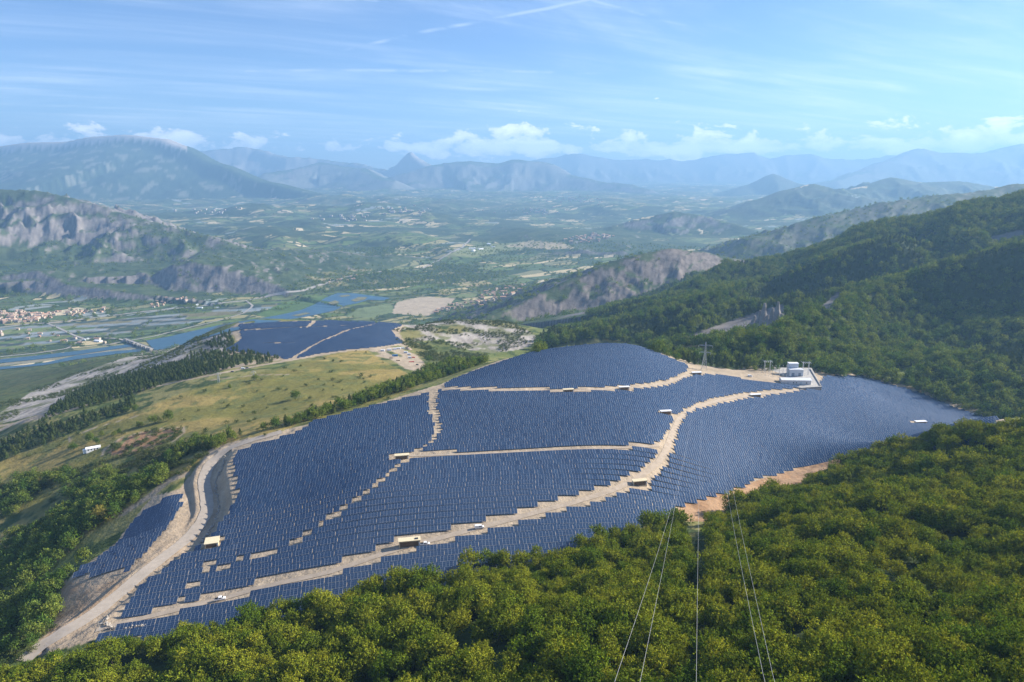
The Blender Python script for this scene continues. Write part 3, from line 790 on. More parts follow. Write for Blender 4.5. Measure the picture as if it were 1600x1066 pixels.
POLYS = {
 'upper': [(690,605),(715,592),(740,583),(780,569),(820,556),(850,548),(880,543),(915,539),(950,537),(985,539),(1030,554),(1076,573),(1070,583),(1040,595),(1000,601),(960,605),(880,608),(800,607),(740,606)],
 'middle': [(684,613),(740,613),(800,614),(880,615),(935,614),(980,612),(1045,604),(1085,587),(1130,588),(1160,594),(1195,598),(1235,604),(1262,605),(1230,609),(1195,611),(1150,617),(1105,625),(1070,638),(1052,655),(1040,680),(1033,694),(900,699),(800,703),(700,707),(648,709),(690,667),(684,650)],
 'lower': [(645,717),(700,715),(800,711),(900,707),(1028,701),(1018,722),(990,742),(955,757),(915,770),(830,795),(740,818),(690,830),(640,842),(590,858),(520,884),(460,897),(420,906),(345,927),(300,940),(275,950),(185,967),(215,925),(255,893),(320,850),(345,830),(400,878),(470,848),(540,800),(600,752)],
 'west': [(669,617),(620,628),(560,642),(480,664),(400,686),(372,694),(362,715),(352,738),(344,752),(346,775),(345,795),(338,815),(330,838),(345,845),(330,858),(395,874),(440,857),(500,822),(560,780),(610,738),(640,711),(672,690),(680,668),(672,650),(668,635)],
 'east': [(1072,650),(1090,642),(1140,630),(1200,620),(1250,613),(1280,606),(1286,590),(1346,588),(1385,600),(1440,616),(1500,641),(1552,656),(1560,690),(1440,705),(1390,692),(1330,712),(1250,732),(1180,751),(1160,764),(1110,779),(1060,793),(1040,815),(850,875),(650,925),(560,945),(330,995),(150,1005),(165,990),(262,965),(345,946),(430,922),(525,902),(605,875),(655,862),(745,838),(835,814),(925,790),(970,776),(1005,760),(1040,733),(1054,705),(1058,685),(1065,665)],
 'strip': [(113,900),(145,882),(180,857),(205,822),(225,800),(262,780),(285,772),(284,790),(272,812),(245,850),(206,888),(205,893),(120,904)],
 'second': [(373,508),(420,505),(480,503),(560,502),(600,504),(628,509),(612,517),(616,525),(630,536),(600,542),(555,546),(500,553),(450,563),(436,558),(400,553),(352,548),(365,540),(378,530)],
}
FINE = {'strip', 'west', 'east', 'lower'}
HOLES = [ray(*q) for q in ((262,951),(283,940),(303,915),(325,892),(350,891),(372,880),(400,872),(421,864),(330,880))]
CABINS = [  # pixel of the foot, length, depth, height, turn
    (628,716,9,3,2.9,6), (640,851,11,3.4,3.4,5), (999,756,9,3,2.9,6), (888,612,9,3,2.8,4), (1040,646,9,3,2.8,3), (975,608,9,3,2.8,3),
    (1088,585,10,3.4,3.0,0), (1438,662,11,3.6,3.2,0), (332,850,7,7,2.6,20), (1180,619,11,3,2.6,3)]
cab_xy = np.array([ray(c[0], c[1] + 1)[:2] for c in CABINS])
SECOND_LINES = [world_line(l_)[:, :2] for l_ in ([(603,503),(575,510),(545,516),(520,527),(500,535),(475,550),(455,562)], [(372,517),(430,514),(500,511),(575,508)], [(493,502),(487,507),(480,512)], [(415,537),(455,537)])]
cols = []       # x, y, block, table key, column in table, slot flags
for bi, (bname, px) in enumerate(POLYS.items()):
    wp = world_poly(px)[:, :2]
    p_ = wp[:, 0] * cR + wp[:, 1] * sR; q_ = -wp[:, 0] * sR + wp[:, 1] * cR
    pitch = PITCH if bname != 'second' else 6.6
    qs = np.arange(math.floor(q_.min() / pitch) - 1, math.ceil(q_.max() / pitch) + 2)
    tw = 6 * CW + .14
    for qi in qs:
        sh = (_hash(np.array([int(qi)]), np.array([bi]), 3)[0]) * tw
        ks = np.arange(math.floor((p_.min() - sh) / tw) - 1, math.ceil((p_.max() - sh) / tw) + 2)
        pc = sh + (ks[:, None] * tw + (np.arange(6)[None] + .5) * CW)
        half = pc.reshape(len(ks), 3, 2).mean(-1)                # rows end in steps of two columns
        q0 = qi * pitch + pitch * .5
        hx, hy = half * cR - q0 * sR, half * sR + q0 * cR
        ok = in_poly(hx, hy, wp)
        lim = 5.2 if bname != 'second' else 3.0
        for pts, dist in ((track_xy, 2.0), (road_xy, 6.0), (ht_xy, 1.9), (ut_xy, 2.0), (gap_xy, 1.5)):
            if bname == 'second': continue
            if bname == 'west' and pts is road_xy: dist = 19.5
            d_, _, _ = poly_dist(hx.ravel(), hy.ravel(), pts)
            ok &= (d_.reshape(hx.shape) > dist)
        if bname == 'second':
            for ln_ in SECOND_LINES:
                d_, _, _ = poly_dist(hx.ravel(), hy.ravel(), ln_); ok &= (d_.reshape(hx.shape) > 4.0)
        for h_ in HOLES:
            a_, b_ = (hx - h_[0]) * cR + (hy - h_[1]) * sR, -(hx - h_[0]) * sR + (hy - h_[1]) * cR
            ok &= ~((np.abs(a_) < 3.0) & (np.abs(b_) < pitch * .5))
        for c_, cxy in zip(CABINS, cab_xy):
            a_, b_ = (hx - cxy[0]) * cR + (hy - cxy[1]) * sR, -(hx - cxy[0]) * sR + (hy - cxy[1]) * cR
            ok &= ~((np.abs(a_) < c_[2] * .5 + 3.0) & (b_ < 6.5) & (b_ > -5.0))
        for i in range(len(ks)):
            for g_ in range(3):
                if not ok[i, g_]: continue
                for e_ in (0, 1):
                    pp = pc[i, g_ * 2 + e_]
                    cols.append((pp * cR - q0 * sR, pp * sR + q0 * cR, bi, int(qi), int(ks[i]), g_ * 2 + e_))
cols = np.array(cols)
zc = ground(cols[:, 0], cols[:, 1])
# slope along the row, so columns lean a little with the land
zl = ground(cols[:, 0] - cR * 3, cols[:, 1] - sR * 3); zr = ground(cols[:, 0] + cR * 3, cols[:, 1] + sR * 3)
zc = (zc + zl + zr) / 3 + .55
lean = np.clip((zr - zl) / 6, -.25, .25)
cu, cv_, cd = project(cols[:, 0], cols[:, 1], zc + 1)
key = (cols[:, 2].astype(np.int64) * 4000 + cols[:, 3].astype(np.int64) + 2000) * 4000 + cols[:, 4].astype(np.int64) + 2000
uniq, inv = np.unique(key, return_inverse=True)
cnt = np.bincount(inv); td = np.bincount(inv, cd) / cnt; tu = np.bincount(inv, cu) / cnt; tv = np.bincount(inv, cv_) / cnt
vis = (tu > 5) & (tu < 1595) & (tv < 1060) & (tv < np.interp(tu, EDGE[:, 0], EDGE[:, 1]) - 6) & (cnt >= 4)
order = np.argsort(np.where(vis, td, 1e9))[:290]
single = np.zeros(len(uniq), bool); single[order] = True

def column_geo(n):
    """one column of four modules: slab with its top in UV, lower edge at y=0, leaning back"""
    h, dpt = SLANT * math.sin(TILT), SLANT * math.cos(TILT)
    th = .07
    v = np.array([(-CW / 2, -dpt / 2, 0), (CW / 2, -dpt / 2, 0), (CW / 2, dpt / 2, h), (-CW / 2, dpt / 2, h)])
    lo = v - np.array([0, -math.sin(TILT) * th, math.cos(TILT) * th])
    return np.r_[v, lo], np.array([(0, 1, 2, 3), (7, 6, 5, 4), (0, 4, 5, 1), (1, 5, 6, 2), (2, 6, 7, 3), (3, 7, 4, 0)])
cg, cf = column_geo(0)
cuv = np.zeros((6, 4, 2)); cuv[0] = [(0, 0), (1, 0), (1, NMOD), (0, NMOD)]; cuv[1:] = (.5, .5)
def place(v, x, y, z, ln):
    out = v.copy()
    out[:, 2] += out[:, 0] * ln
    return np.c_[out[:, 0] * cR - out[:, 1] * sR + x, out[:, 0] * sR + out[:, 1] * cR + y, out[:, 2] + z]
def box_geo(x0, x1, y0, y1, z0, z1):
    v = np.array([(x0, y0, z0), (x1, y0, z0), (x1, y1, z0), (x0, y1, z0), (x0, y0, z1), (x1, y0, z1), (x1, y1, z1), (x0, y1, z1)], float)
    f_ = np.array([(0, 3, 2, 1), (4, 5, 6, 7), (0, 1, 5, 4), (1, 2, 6, 5), (2, 3, 7, 6), (3, 0, 4, 7)])
    return v, f_
def merge(parts):
    vs, fs, mi, o = [], [], [], 0
    for p in parts:
        v, f_ = p[0], p[1]
        vs.append(v); fs.append(np.asarray(f_) + o); mi.append(np.full(len(f_), p[2] if len(p) > 2 else 0)); o += len(v)
    return np.concatenate(vs), np.concatenate(fs), np.concatenate(mi)
# the many: one mesh per block of the plant, columns standing on short posts
BLOCK = ['upper terrace', 'middle terrace', 'lower terrace', 'west block', 'strip below the track', 'strip beside the road', 'second field']
frame_parts = [box_geo(x_ - .06, x_ + .06, y_ - .06, y_ + .06, -1.2, z_) for x_ in (-CW * 2, 0, CW * 2) for y_, z_ in ((-1.2, .45), (1.3, 1.5))]
frame_parts += [(np.array([(x_, -1.7, .18), (x_ + .1, -1.7, .18), (x_ + .1, 1.7, 1.68), (x_, 1.7, 1.68), (x_, -1.7, .06), (x_ + .1, -1.7, .06), (x_ + .1, 1.7, 1.56), (x_, 1.7, 1.56)], float), np.array([(0, 1, 2, 3), (7, 6, 5, 4), (0, 4, 5, 1), (1, 5, 6, 2), (2, 6, 7, 3), (3, 7, 4, 0)])) for x_ in (-CW * 2, 0, CW * 2)]
frame_parts += [box_geo(-CW * 2 - .3, CW * 2 + .4, y_ - .05, y_ + .05, z_ - .1, z_) for y_, z_ in ((-1.2, .38), (1.3, 1.46))]
fv, ff, _ = merge(frame_parts)
frame_me = mesh_np('frame', fv, ff, [metal_m])
panel_me = mesh_np('panel', cg, cf, [glass_m], uv=cuv.reshape(-1, 2))
jit = (rng.random((len(cols), 2)) - .5)
for bi, bname in enumerate(POLYS):
    sel = np.nonzero((cols[:, 2] == bi) & ~single[inv])[0]
    n = len(sel)
    if n == 0: continue
    x, y, z, ln = cols[sel, 0], cols[sel, 1], zc[sel], lean[sel]
    gx_ = cg[None, :, 0]; gy_ = cg[None, :, 1]; gz_ = cg[None, :, 2]
    vx = gx_ * cR - gy_ * sR + x[:, None]; vy = gx_ * sR + gy_ * cR + y[:, None]
    vz = gz_ * (1 + .05 * jit[sel, :1]) + gx_ * ln[:, None] + z[:, None] + .06 * jit[sel, 1:]
    vs = np.stack([vx, vy, vz], -1).reshape(-1, 3)
    fs = (cf[None] + np.arange(n)[:, None, None] * 8).reshape(-1, 4)
    uvs = np.broadcast_to(cuv.reshape(1, -1, 2), (n, 24, 2)).reshape(-1, 2)
    # a post pair for every third column
    ps = np.nonzero(cols[sel, 5] % 3 == 1)[0]
    pv, pf = [], []
    for y_, h_ in ((-1.2, .45), (1.3, 1.5)):
        bv, bf = box_geo(-.06, .06, y_ - .06, y_ + .06, -1.2, h_)
        m_ = len(ps)
        qx = bv[None, :, 0] * cR - bv[None, :, 1] * sR + x[ps, None]; qy = bv[None, :, 0] * sR + bv[None, :, 1] * cR + y[ps, None]
        pv.append(np.stack([qx, qy, bv[None, :, 2] + z[ps, None]], -1).reshape(-1, 3)); pf.append((bf[None] + np.arange(m_)[:, None, None] * 8).reshape(-1, 4))
    k0 = len(vs)
    allv = np.concatenate([vs] + pv); allf = np.concatenate([fs, pf[0] + k0, pf[1] + k0 + len(pv[0])])
    mi = np.r_[np.zeros(len(fs)), np.ones(len(allf) - len(fs))]
    uvs = np.concatenate([uvs, np.full(((len(allf) - len(fs)) * 4, 2), .5)])
    me = mesh_np('solar_tables', allv, allf, [glass_m, metal_m], mi, uv=uvs)
    link('solar_tables', me, kind='stuff', label='dense rows of blue solar tables filling the ' + BLOCK[bi], cat='solar tables')
# the nearest tables, one by one
for ti in order:
    sel = np.nonzero(inv == ti)[0]
    cc = cols[sel[0], 5]
    k0 = 2.5 - cc
    c0 = sel[np.argsort(cols[sel, 5])]
    mx = cols[sel, 0].mean(); my = cols[sel, 1].mean(); mz = zc[sel].mean(); ln = lean[sel].mean()
    bi = int(cols[sel[0], 2])
    dt = poly_dist(np.array([mx]), np.array([my]), track_xy)[0][0]; dg = poly_dist(np.array([mx]), np.array([my]), gap_xy)[0][0]
    dr_ = poly_dist(np.array([mx]), np.array([my]), road_xy)[0][0]
    spot = 'at the row end by the gravel track' if dt < 9 else 'beside the stepped gap between blocks' if dg < 8 else 'at the edge of the access road' if dr_ < 14 else 'inside the rows'
    full = 'full-width' if len(sel) == 6 else 'shortened'
    lab = f'{full} blue solar table {spot}, ' + BLOCK[bi]
    root = link('solar_table', None, label=lab, cat='solar table', group='solar tables of the ' + BLOCK[bi], loc=(mx, my, mz))
    root.rotation_euler = (0, -math.atan(ln), ROT)
    link('frame', frame_me, parent=root)
    mc = cols[sel, 5].mean()
    for s_ in sel:
        link('panel', panel_me, parent=root, loc=((cols[s_, 5] - mc) * CW, 0, .03 * jit[s_, 0]))
print('columns', len(cols), 'tables', len(uniq))
# ------------------------------------------------------------------ trees
def leaf_material(name, lo, hi, trans=.35):
    m = bpy.data.materials.new(name); m.use_nodes = True
    t = NT(m.node_tree)
    o = t.add('ShaderNodeOutputMaterial'); oi = t.add('ShaderNodeObjectInfo'); at = t.add('ShaderNodeVertexColor'); at.layer_name = 'tint'
    c = t.mix(oi.outputs['Random'], (*lo, 1), (*hi, 1))
    c = t.mix(1.0, c, at.outputs[0], 'MULTIPLY')
    d = t.add('ShaderNodeBsdfDiffuse'); tr = t.add('ShaderNodeBsdfTranslucent'); mx = t.add('ShaderNodeMixShader')
    t.l.new(c, d.inputs[0]); t.l.new(t.mix(1.0, c, (1.25, 1.15, .5, 1), 'MULTIPLY'), tr.inputs[0])
    mx.inputs[0].default_value = trans
    t.l.new(d.outputs[0], mx.inputs[1]); t.l.new(tr.outputs[0], mx.inputs[2]); t.l.new(mx.outputs[0], o.inputs[0])
    return m
oak_m = leaf_material("oak_leaves", (.095, .155, .014), (.265, .280, .026), .22)
wood_leaf_m = leaf_material("slope_leaves", (.075, .140, .026), (.190, .230, .045), .28)
pine_m = leaf_material("pine_needles", (.050, .082, .028), (.095, .120, .038), .25)
shrub_m = leaf_material("shrub_leaves", (.060, .090, .028), (.115, .130, .045), .25)
gold_m = leaf_material("yellow_leaves", (.30, .26, .06), (.34, .29, .07), .3)
bark_m = weathered("bark", (.13, .105, .08), .95, amount=.3, scale=2.0)
dead_m = weathered("dead_wood", (.36, .33, .31), .9, amount=.2, scale=2.0)

def leaf_quads(cen, axis, size, wid, r, mats):
    """many small leaf faces: centres, long axes, lengths, widths"""
    n = len(cen)
    # leaves lie roughly across their direction of growth, as a crown's outer shell does
    nrm = axis / (np.linalg.norm(axis, axis=1, keepdims=True) + 1e-9)
    axis = np.cross(nrm, r.normal(size=(n, 3))) + nrm * .45; axis /= (np.linalg.norm(axis, axis=1, keepdims=True) + 1e-9)
    side = np.cross(axis, nrm); side /= (np.linalg.norm(side, axis=1, keepdims=True) + 1e-9)
    a, s = axis * size[:, None] * .5, side * wid[:, None] * .5
    v = np.stack([cen - a, cen - a * .1 + s, cen + a, cen - a * .1 - s], 1).reshape(-1, 3)
    f_ = np.arange(n * 4).reshape(n, 4)
    b_ = .72 + .56 * r.random(n); h = (r.random(n) - .5) * .22
    c = np.stack([b_ * (1 + h), b_, b_ * (1 - h)], 1)
    return v, f_, np.repeat(c, 4, 0)
def broadleaf(seed, R, Ht, twigs, per, leaf, flat=1.0, base=.25, mat=None):
    """uneven crown built of leafy sprays on several lobes"""
    r = np.random.default_rng(seed)
    nl = r.integers(5, 9)
    lob = np.stack([(r.random(nl) - .5) * R * 1.5, (r.random(nl) - .5) * R * 1.5, Ht * (base + .22 + r.random(nl) * .42)], 1)
    lr = R * (.30 + .28 * r.random(nl))
    lob[0] = (0, 0, Ht * .72); lr[0] = R * .52
    which = r.choice(nl, twigs, p=lr ** 2 / (lr ** 2).sum())
    dirs = r.normal(size=(twigs, 3)); dirs[:, 2] = dirs[:, 2] * .8 + .35
    dirs /= np.linalg.norm(dirs, axis=1, keepdims=True)
    rad = lr[which] * (.55 + .5 * r.random(twigs) ** .6)
    p0 = lob[which] + dirs * rad[:, None] * np.array([1, 1, flat])
    ax = dirs + np.array([0, 0, .55]) + r.normal(size=(twigs, 3)) * .3
    ax /= np.linalg.norm(ax, axis=1, keepdims=True)
    L = leaf * (2.0 + 2.0 * r.random(twigs))
    t_ = r.random((twigs, per))
    cen = p0[:, None] + ax[:, None] * (t_ * L[:, None])[..., None] + r.normal(size=(twigs, per, 3)) * leaf * .55 * (1.1 - t_[..., None])
    la = ax[:, None] + r.normal(size=(twigs, per, 3)) * .55
    n = twigs * per
    v, f_, c = leaf_quads(cen.reshape(-1, 3), la.reshape(-1, 3), leaf * (.8 + .5 * r.random(n)), leaf * (.5 + .3 * r.random(n)), r, mat)
    tb = .66 + .68 * r.random(twigs)
    c = c * np.repeat(np.repeat(tb, per), 4)[:, None]
    v[:, 2] = np.maximum(v[:, 2], Ht * .06)
    return mesh_np('crown', v, f_, [mat], col=c)
def conifer(seed, R, Ht, n, leaf, mat):
    r = np.random.default_rng(seed)
    t_ = r.random(n) ** .75
    z = Ht * (.16 + .84 * t_)
    whorl = np.floor(t_ * 9) / 9
    rad = R * (1.03 - t_ ** 1.9) * np.minimum(1, .45 + t_ * 3) * (.35 + .65 * r.random(n) ** .5) * (.8 + .35 * np.sin(whorl * 40 + seed))
    a = r.random(n) * 2 * math.pi
    cen = np.stack([np.cos(a) * rad, np.sin(a) * rad, z - rad * .22], 1)
    ax = np.stack([np.cos(a), np.sin(a), .25 + .6 * t_], 1) + r.normal(size=(n, 3)) * .3
    v, f_, c = leaf_quads(cen, ax, leaf * (.9 + .7 * r.random(n)), leaf * (.45 + .3 * r.random(n)), r, mat)
    return mesh_np('crown', v, f_, [mat], col=c)
def trunk_mesh(seed, Ht, r0, mat=None, limbs=4, spread=.5):
    r = np.random.default_rng(seed)
    parts = []
    def tube(p, q, ra, rb, k=6):
        p, q = np.array(p, float), np.array(q, float)
        d = q - p; d /= np.linalg.norm(d); s = np.cross(d, (.3, .9, .1)); s /= np.linalg.norm(s); u = np.cross(d, s)
        an = np.arange(k) / k * 2 * math.pi
        ring = np.cos(an)[:, None] * s + np.sin(an)[:, None] * u
        v = np.r_[p + ring * ra, q + ring * rb]
        f_ = np.array([(i, (i + 1) % k, (i + 1) % k + k, i + k) for i in range(k)])
        parts.append((v, f_))
    m1 = (r.normal() * .1, r.normal() * .1, Ht * .34)
    tube((0, 0, -1.2), m1, r0 * 1.25, r0 * .8)
    tube(m1, (m1[0] * 1.5, m1[1], Ht * .72), r0 * .8, r0 * .3)
    for i in range(limbs):
        a = i * 2.4 + r.random(); z0 = Ht * (.3 + .28 * r.random())
        tube((m1[0], m1[1], z0), (math.cos(a) * Ht * spread * .5, math.sin(a) * Ht * spread * .5, z0 + Ht * .25), r0 * .45, r0 * .15, 5)
    v, f_, _ = merge(parts)
    return mesh_np('trunk', v, f_, [mat or bark_m], smooth=True)
OAK = [broadleaf(100 + i, 3.3 + .25 * (i % 3), 7.4 + .35 * i, 250, 10, .46, 1.0, .1, oak_m) for i in range(6)]
MIDW = [broadleaf(200 + i, 4.1 + .4 * (i % 3), 9.0 + .5 * i, 110, 6, 1.05, 1.0, .1, wood_leaf_m) for i in range(5)]
PINE = [conifer(300 + i, 3.1 + .3 * i, 9.5 + .8 * i, 560, 1.0, pine_m) for i in range(4)]
SHRUB = [broadleaf(400 + i, 1.9, 2.6, 50, 6, .55, .9, -.1, shrub_m) for i in range(4)]
FARW = [broadleaf(500 + i, 6.0, 10.0, 34, 4, 3.0, 1.0, .0, wood_leaf_m) for i in range(4)]
TRUNK = [trunk_mesh(600 + i, 8.0, .2) for i in range(4)]
PTRUNK = [trunk_mesh(620 + i, 12.5, .2, limbs=0) for i in range(2)]
GOLD = broadleaf(700, 6.0, 13.5, 330, 9, .75, 1.0, .12, gold_m)
BIGOAK = [broadleaf(710 + i, 5.4 + .5 * i, 10.5 + i, 330, 9, .75, 1.0, .08, wood_leaf_m) for i in range(3)]

def proto_collection(name, meshes):
    c = bpy.data.collections.new(name)
    for i, me in enumerate(meshes):
        o = bpy.data.objects.new(f'{name}_{i:02d}', me); c.objects.link(o)
    return c
def scatter(name, label, pts, scale, collection, nvar, tilt=.08, cat='woodland'):
    """a mass of trees nobody could count: one object, instanced crowns"""
    n = len(pts)
    me = bpy.data.meshes.new(name)
    me.vertices.add(n); me.vertices.foreach_set('co', np.asarray(pts, np.float32).ravel())
    a = me.attributes.new('rot', 'FLOAT_VECTOR', 'POINT')
    rot = np.c_[(rng.random(n) - .5) * tilt, (rng.random(n) - .5) * tilt, rng.random(n) * 6.283]
    a.data.foreach_set('vector', rot.astype(np.float32).ravel())
    a = me.attributes.new('size', 'FLOAT_VECTOR', 'POINT')
    s = np.asarray(scale)[:, None] * np.c_[.9 + .2 * rng.random(n), .9 + .2 * rng.random(n), .85 + .3 * rng.random(n)]
    a.data.foreach_set('vector', s.astype(np.float32).ravel())
    a = me.attributes.new('kind_index', 'INT', 'POINT'); a.data.foreach_set('value', rng.integers(0, nvar, n).astype(np.int32))
    o = link(name, me, kind='stuff', label=label, cat=cat)
    g = bpy.data.node_groups.new(name, 'GeometryNodeTree')
    g.interface.new_socket('Geometry', in_out='INPUT', socket_type='NodeSocketGeometry')
    g.interface.new_socket('Geometry', in_out='OUTPUT', socket_type='NodeSocketGeometry')
    gi, go = g.nodes.new('NodeGroupInput'), g.nodes.new('NodeGroupOutput')
    ip = g.nodes.new('GeometryNodeInstanceOnPoints'); ci = g.nodes.new('GeometryNodeCollectionInfo')
    ci.inputs['Collection'].default_value = collection; ci.inputs['Separate Children'].default_value = True; ci.inputs['Reset Children'].default_value = True
    def attr(nm, ty):
        q = g.nodes.new('GeometryNodeInputNamedAttribute'); q.data_type = ty; q.inputs['Name'].default_value = nm
        return q.outputs['Attribute']
    g.links.new(gi.outputs[0], ip.inputs['Points']); g.links.new(ci.outputs[0], ip.inputs['Instance'])
    ip.inputs['Pick Instance'].default_value = True
    g.links.new(attr('kind_index', 'INT'), ip.inputs['Instance Index'])
    g.links.new(attr('rot', 'FLOAT_VECTOR'), ip.inputs['Rotation']); g.links.new(attr('size', 'FLOAT_VECTOR'), ip.inputs['Scale'])
    g.links.new(ip.outputs[0], go.inputs[0])
    md = o.modifiers.new('trees', 'NODES'); md.node_group = g
    return o
def jitter_grid(x0, x1, y0, y1, sp, amt=.42):
    gx_, gy_ = np.meshgrid(np.arange(x0, x1, sp), np.arange(y0, y1, sp))
    gx_ = gx_ + (np.arange(gx_.shape[0]) % 2)[:, None] * sp * .5
    x = gx_.ravel() + (rng.random(gx_.size) - .5) * sp * 2 * amt; y = gy_.ravel() + (rng.random(gx_.size) - .5) * sp * 2 * amt
    a = np.arctan2(x, y)
    m = (a > AZ0 + .02) & (a < AZ1 - .02) & (np.hypot(x, y) > 45)
    return x[m], y[m]
def ray_many_visible(x, y, z):
    """True where nothing of the land hides the point"""
    a = np.arctan2(x, y); r = np.hypot(x, y); tn = z / r
    j = np.clip(np.rint((a - AZ0) / (AZ1 - AZ0) * (NA - 1)).astype(int), 0, NA - 1)
    cum = np.maximum.accumulate(Z / RR[:, None], axis=0)
    i = np.clip(np.searchsorted(RR, r) - 2, 0, NR - 1)
    return tn > cum[i, j] - 2e-3
def tree(name, crown, trunk, loc, s, rz, label, group=None, cat='tree', sxy=1.0):
    r = link(name, None, label=label, cat=cat, group=group, loc=loc, rz=rz, scale=(s * sxy, s * sxy, s))
    link('crown', crown, parent=r); link('trunk', trunk, parent=r)
    return r

# hillside forest below the camera
x, y = jitter_grid(-330, 470, 30, 520, 4.9)
z = ground(x, y)
u_, v_, d_ = project(x, y, z + 6.0)
ok = (v_ > np.interp(u_, EDGE[:, 0], EDGE[:, 1]) + 3) & (np.hypot(x, y) < 525)
corr = (u_ > 1080) & (u_ < 1106 + 8 * (vnoise(d_ / 30, d_ * 0, 4) - .5)) & (d_ > 120) & (d_ < 430)
ok &= ~corr
ok &= fbm(x / 16, y / 16, 130, 3) > .335
x, y, z, u_, v_, d_ = (q[ok] for q in (x, y, z, u_, v_, d_))
s = .25 + 1.25 * fbm(x / 20, y / 20, 131, 3) + .75 * (rng.random(len(x)) - .4)
s = np.clip(s, .35, 1.75)
u2, v2, _ = project(x, y, z + 3)
inview = (u2 > 15) & (u2 < 1585) & (v2 < 1055)
near_i = np.argsort(np.where(inview, d_ / s, 1e9))[:290]
mask = np.zeros(len(x), bool); mask[near_i] = True
for k_ in near_i:
    side_ = 'below the power line, dense oak forest' if abs(u_[k_] - 1090) < 120 else 'in the dense oak forest on the hillside'
    size_ = 'tall spreading' if s[k_] > 1.12 else 'low rounded' if s[k_] < .95 else 'mid-sized'
    tree('oak_tree', OAK[k_ % 6], TRUNK[k_ % 4], (x[k_], y[k_], z[k_] - .3), float(s[k_]), float(rng.random() * 6.28), f'{size_} green oak {side_}', 'oaks of the hillside forest')
oakc = proto_collection('oak_crown', OAK)
scatter('forest', 'continuous canopy of green oaks on the hillside above the solar plant', np.c_[x, y, z - .3][~mask], s[~mask], oakc, 6, cat='forest')

midc = proto_collection('slope_crown', MIDW); pinec = proto_collection('pine_crown', PINE); shrubc = proto_collection('shrub_crown', SHRUB); farc = proto_collection('far_crown', FARW)
def zone_pts(poly, sp, d0, d1, dens=1.0, top=5.0, holes=(), seed=0, patch=None):
    wp_u = np.array(poly, float)
    us = np.linspace(wp_u[:, 0].min(), wp_u[:, 0].max(), 60)
    xm0, xm1 = (us.min() - 800) / F * d1 if us.min() < 800 else (us.min() - 800) / F * d0, (us.max() - 800) / F * d1 if us.max() > 800 else (us.max() - 800) / F * d0
    x, y = jitter_grid(xm0 * 1.05 - 10, xm1 * 1.05 + 10, d0 * .8, d1 * 1.1, sp)
    z = ground(x, y)
    u_, v_, d_ = project(x, y, z + top * .3)
    ok = in_poly(u_, v_, poly) & (d_ > d0) & (d_ < d1)
    for h_ in holes: ok &= ~in_poly(u_, v_, h_)
    x, y, z = x[ok], y[ok], z[ok]
    keep = rng.random(len(x)) < dens
    if patch is not None: keep &= fbm(x / patch[0], y / patch[0], 140 + seed, 4) > patch[1]
    x, y, z = x[keep], y[keep], z[keep]
    vis_ = ray_many_visible(x, y, z + 9)
    return np.c_[x, y, z][vis_]
# wooded slope east of the plant
pts = zone_pts(right_wood + [], 8.6, 690, 2300, holes=[clearing, clearing2] + cliffs, top=8)
dcam = np.hypot(pts[:, 0], pts[:, 1])
pn = fbm(pts[:, 0] / 130, pts[:, 1] / 130, 150, 4) + (rng.random(len(pts)) - .5) * .3
sp_ = pn > .60
thin = rng.random(len(pts)) < .90
scatter('slope_woodland', 'broadleaf wood covering the long slope behind the substation', pts[~sp_ & thin] - (0, 0, .6), .60 + .95 * rng.random((~sp_ & thin).sum()) ** 1.2, midc, 5)
scatter('slope_pines', 'dark pines mixed into the wooded slope behind the substation', pts[sp_ & thin] - (0, 0, .4), .7 + .45 * rng.random((sp_ & thin).sum()), pinec, 4)
# belt of trees along the upper edge of the plant
belt = [(255,745),(300,700),(335,700),(372,682),(430,668),(480,656),(560,632),(640,606),(680,592),(740,572),(800,551),(850,541),(905,533),(905,526),(840,528),(800,535),(740,553),(690,570),(640,588),(600,606),(560,622),(480,648),(400,672),(340,684),(300,688),(265,705)]
bp_ = zone_pts(belt, 5.4, 380, 1000, .8, 6, seed=2, patch=(30, .34))
bd = np.argsort(np.hypot(bp_[:, 0], bp_[:, 1]))
isn = np.zeros(len(bp_), bool); isn[bd[:150]] = True
kind_ = rng.random(len(bp_))
for k_ in bd[:150]:
    pine_ = kind_[k_] < .35
    s_ = .5 + .4 * rng.random()
    tree('pine_tree' if pine_ else 'broadleaf_tree', PINE[k_ % 4] if pine_ else MIDW[k_ % 5], PTRUNK[k_ % 2] if pine_ else TRUNK[k_ % 4], tuple(bp_[k_] - (0, 0, .3)), float(s_ * (1 if pine_ else .95)), float(rng.random() * 6.28),
         ('slim dark pine' if pine_ else 'rounded green tree') + ' in the belt between meadow and solar panels', 'trees in the belt above the west block')
q_ = ~isn & (kind_ < .35)
scatter('belt_pines', 'dark pines in the tree belt along the upper plant edge', bp_[q_], .5 + .4 * rng.random(q_.sum()), pinec, 4)
q_ = ~isn & (kind_ >= .35)
scatter('belt_broadleaf', 'rounded green trees in the tree belt along the upper plant edge', bp_[q_], .5 + .4 * rng.random(q_.sum()), midc, 5)
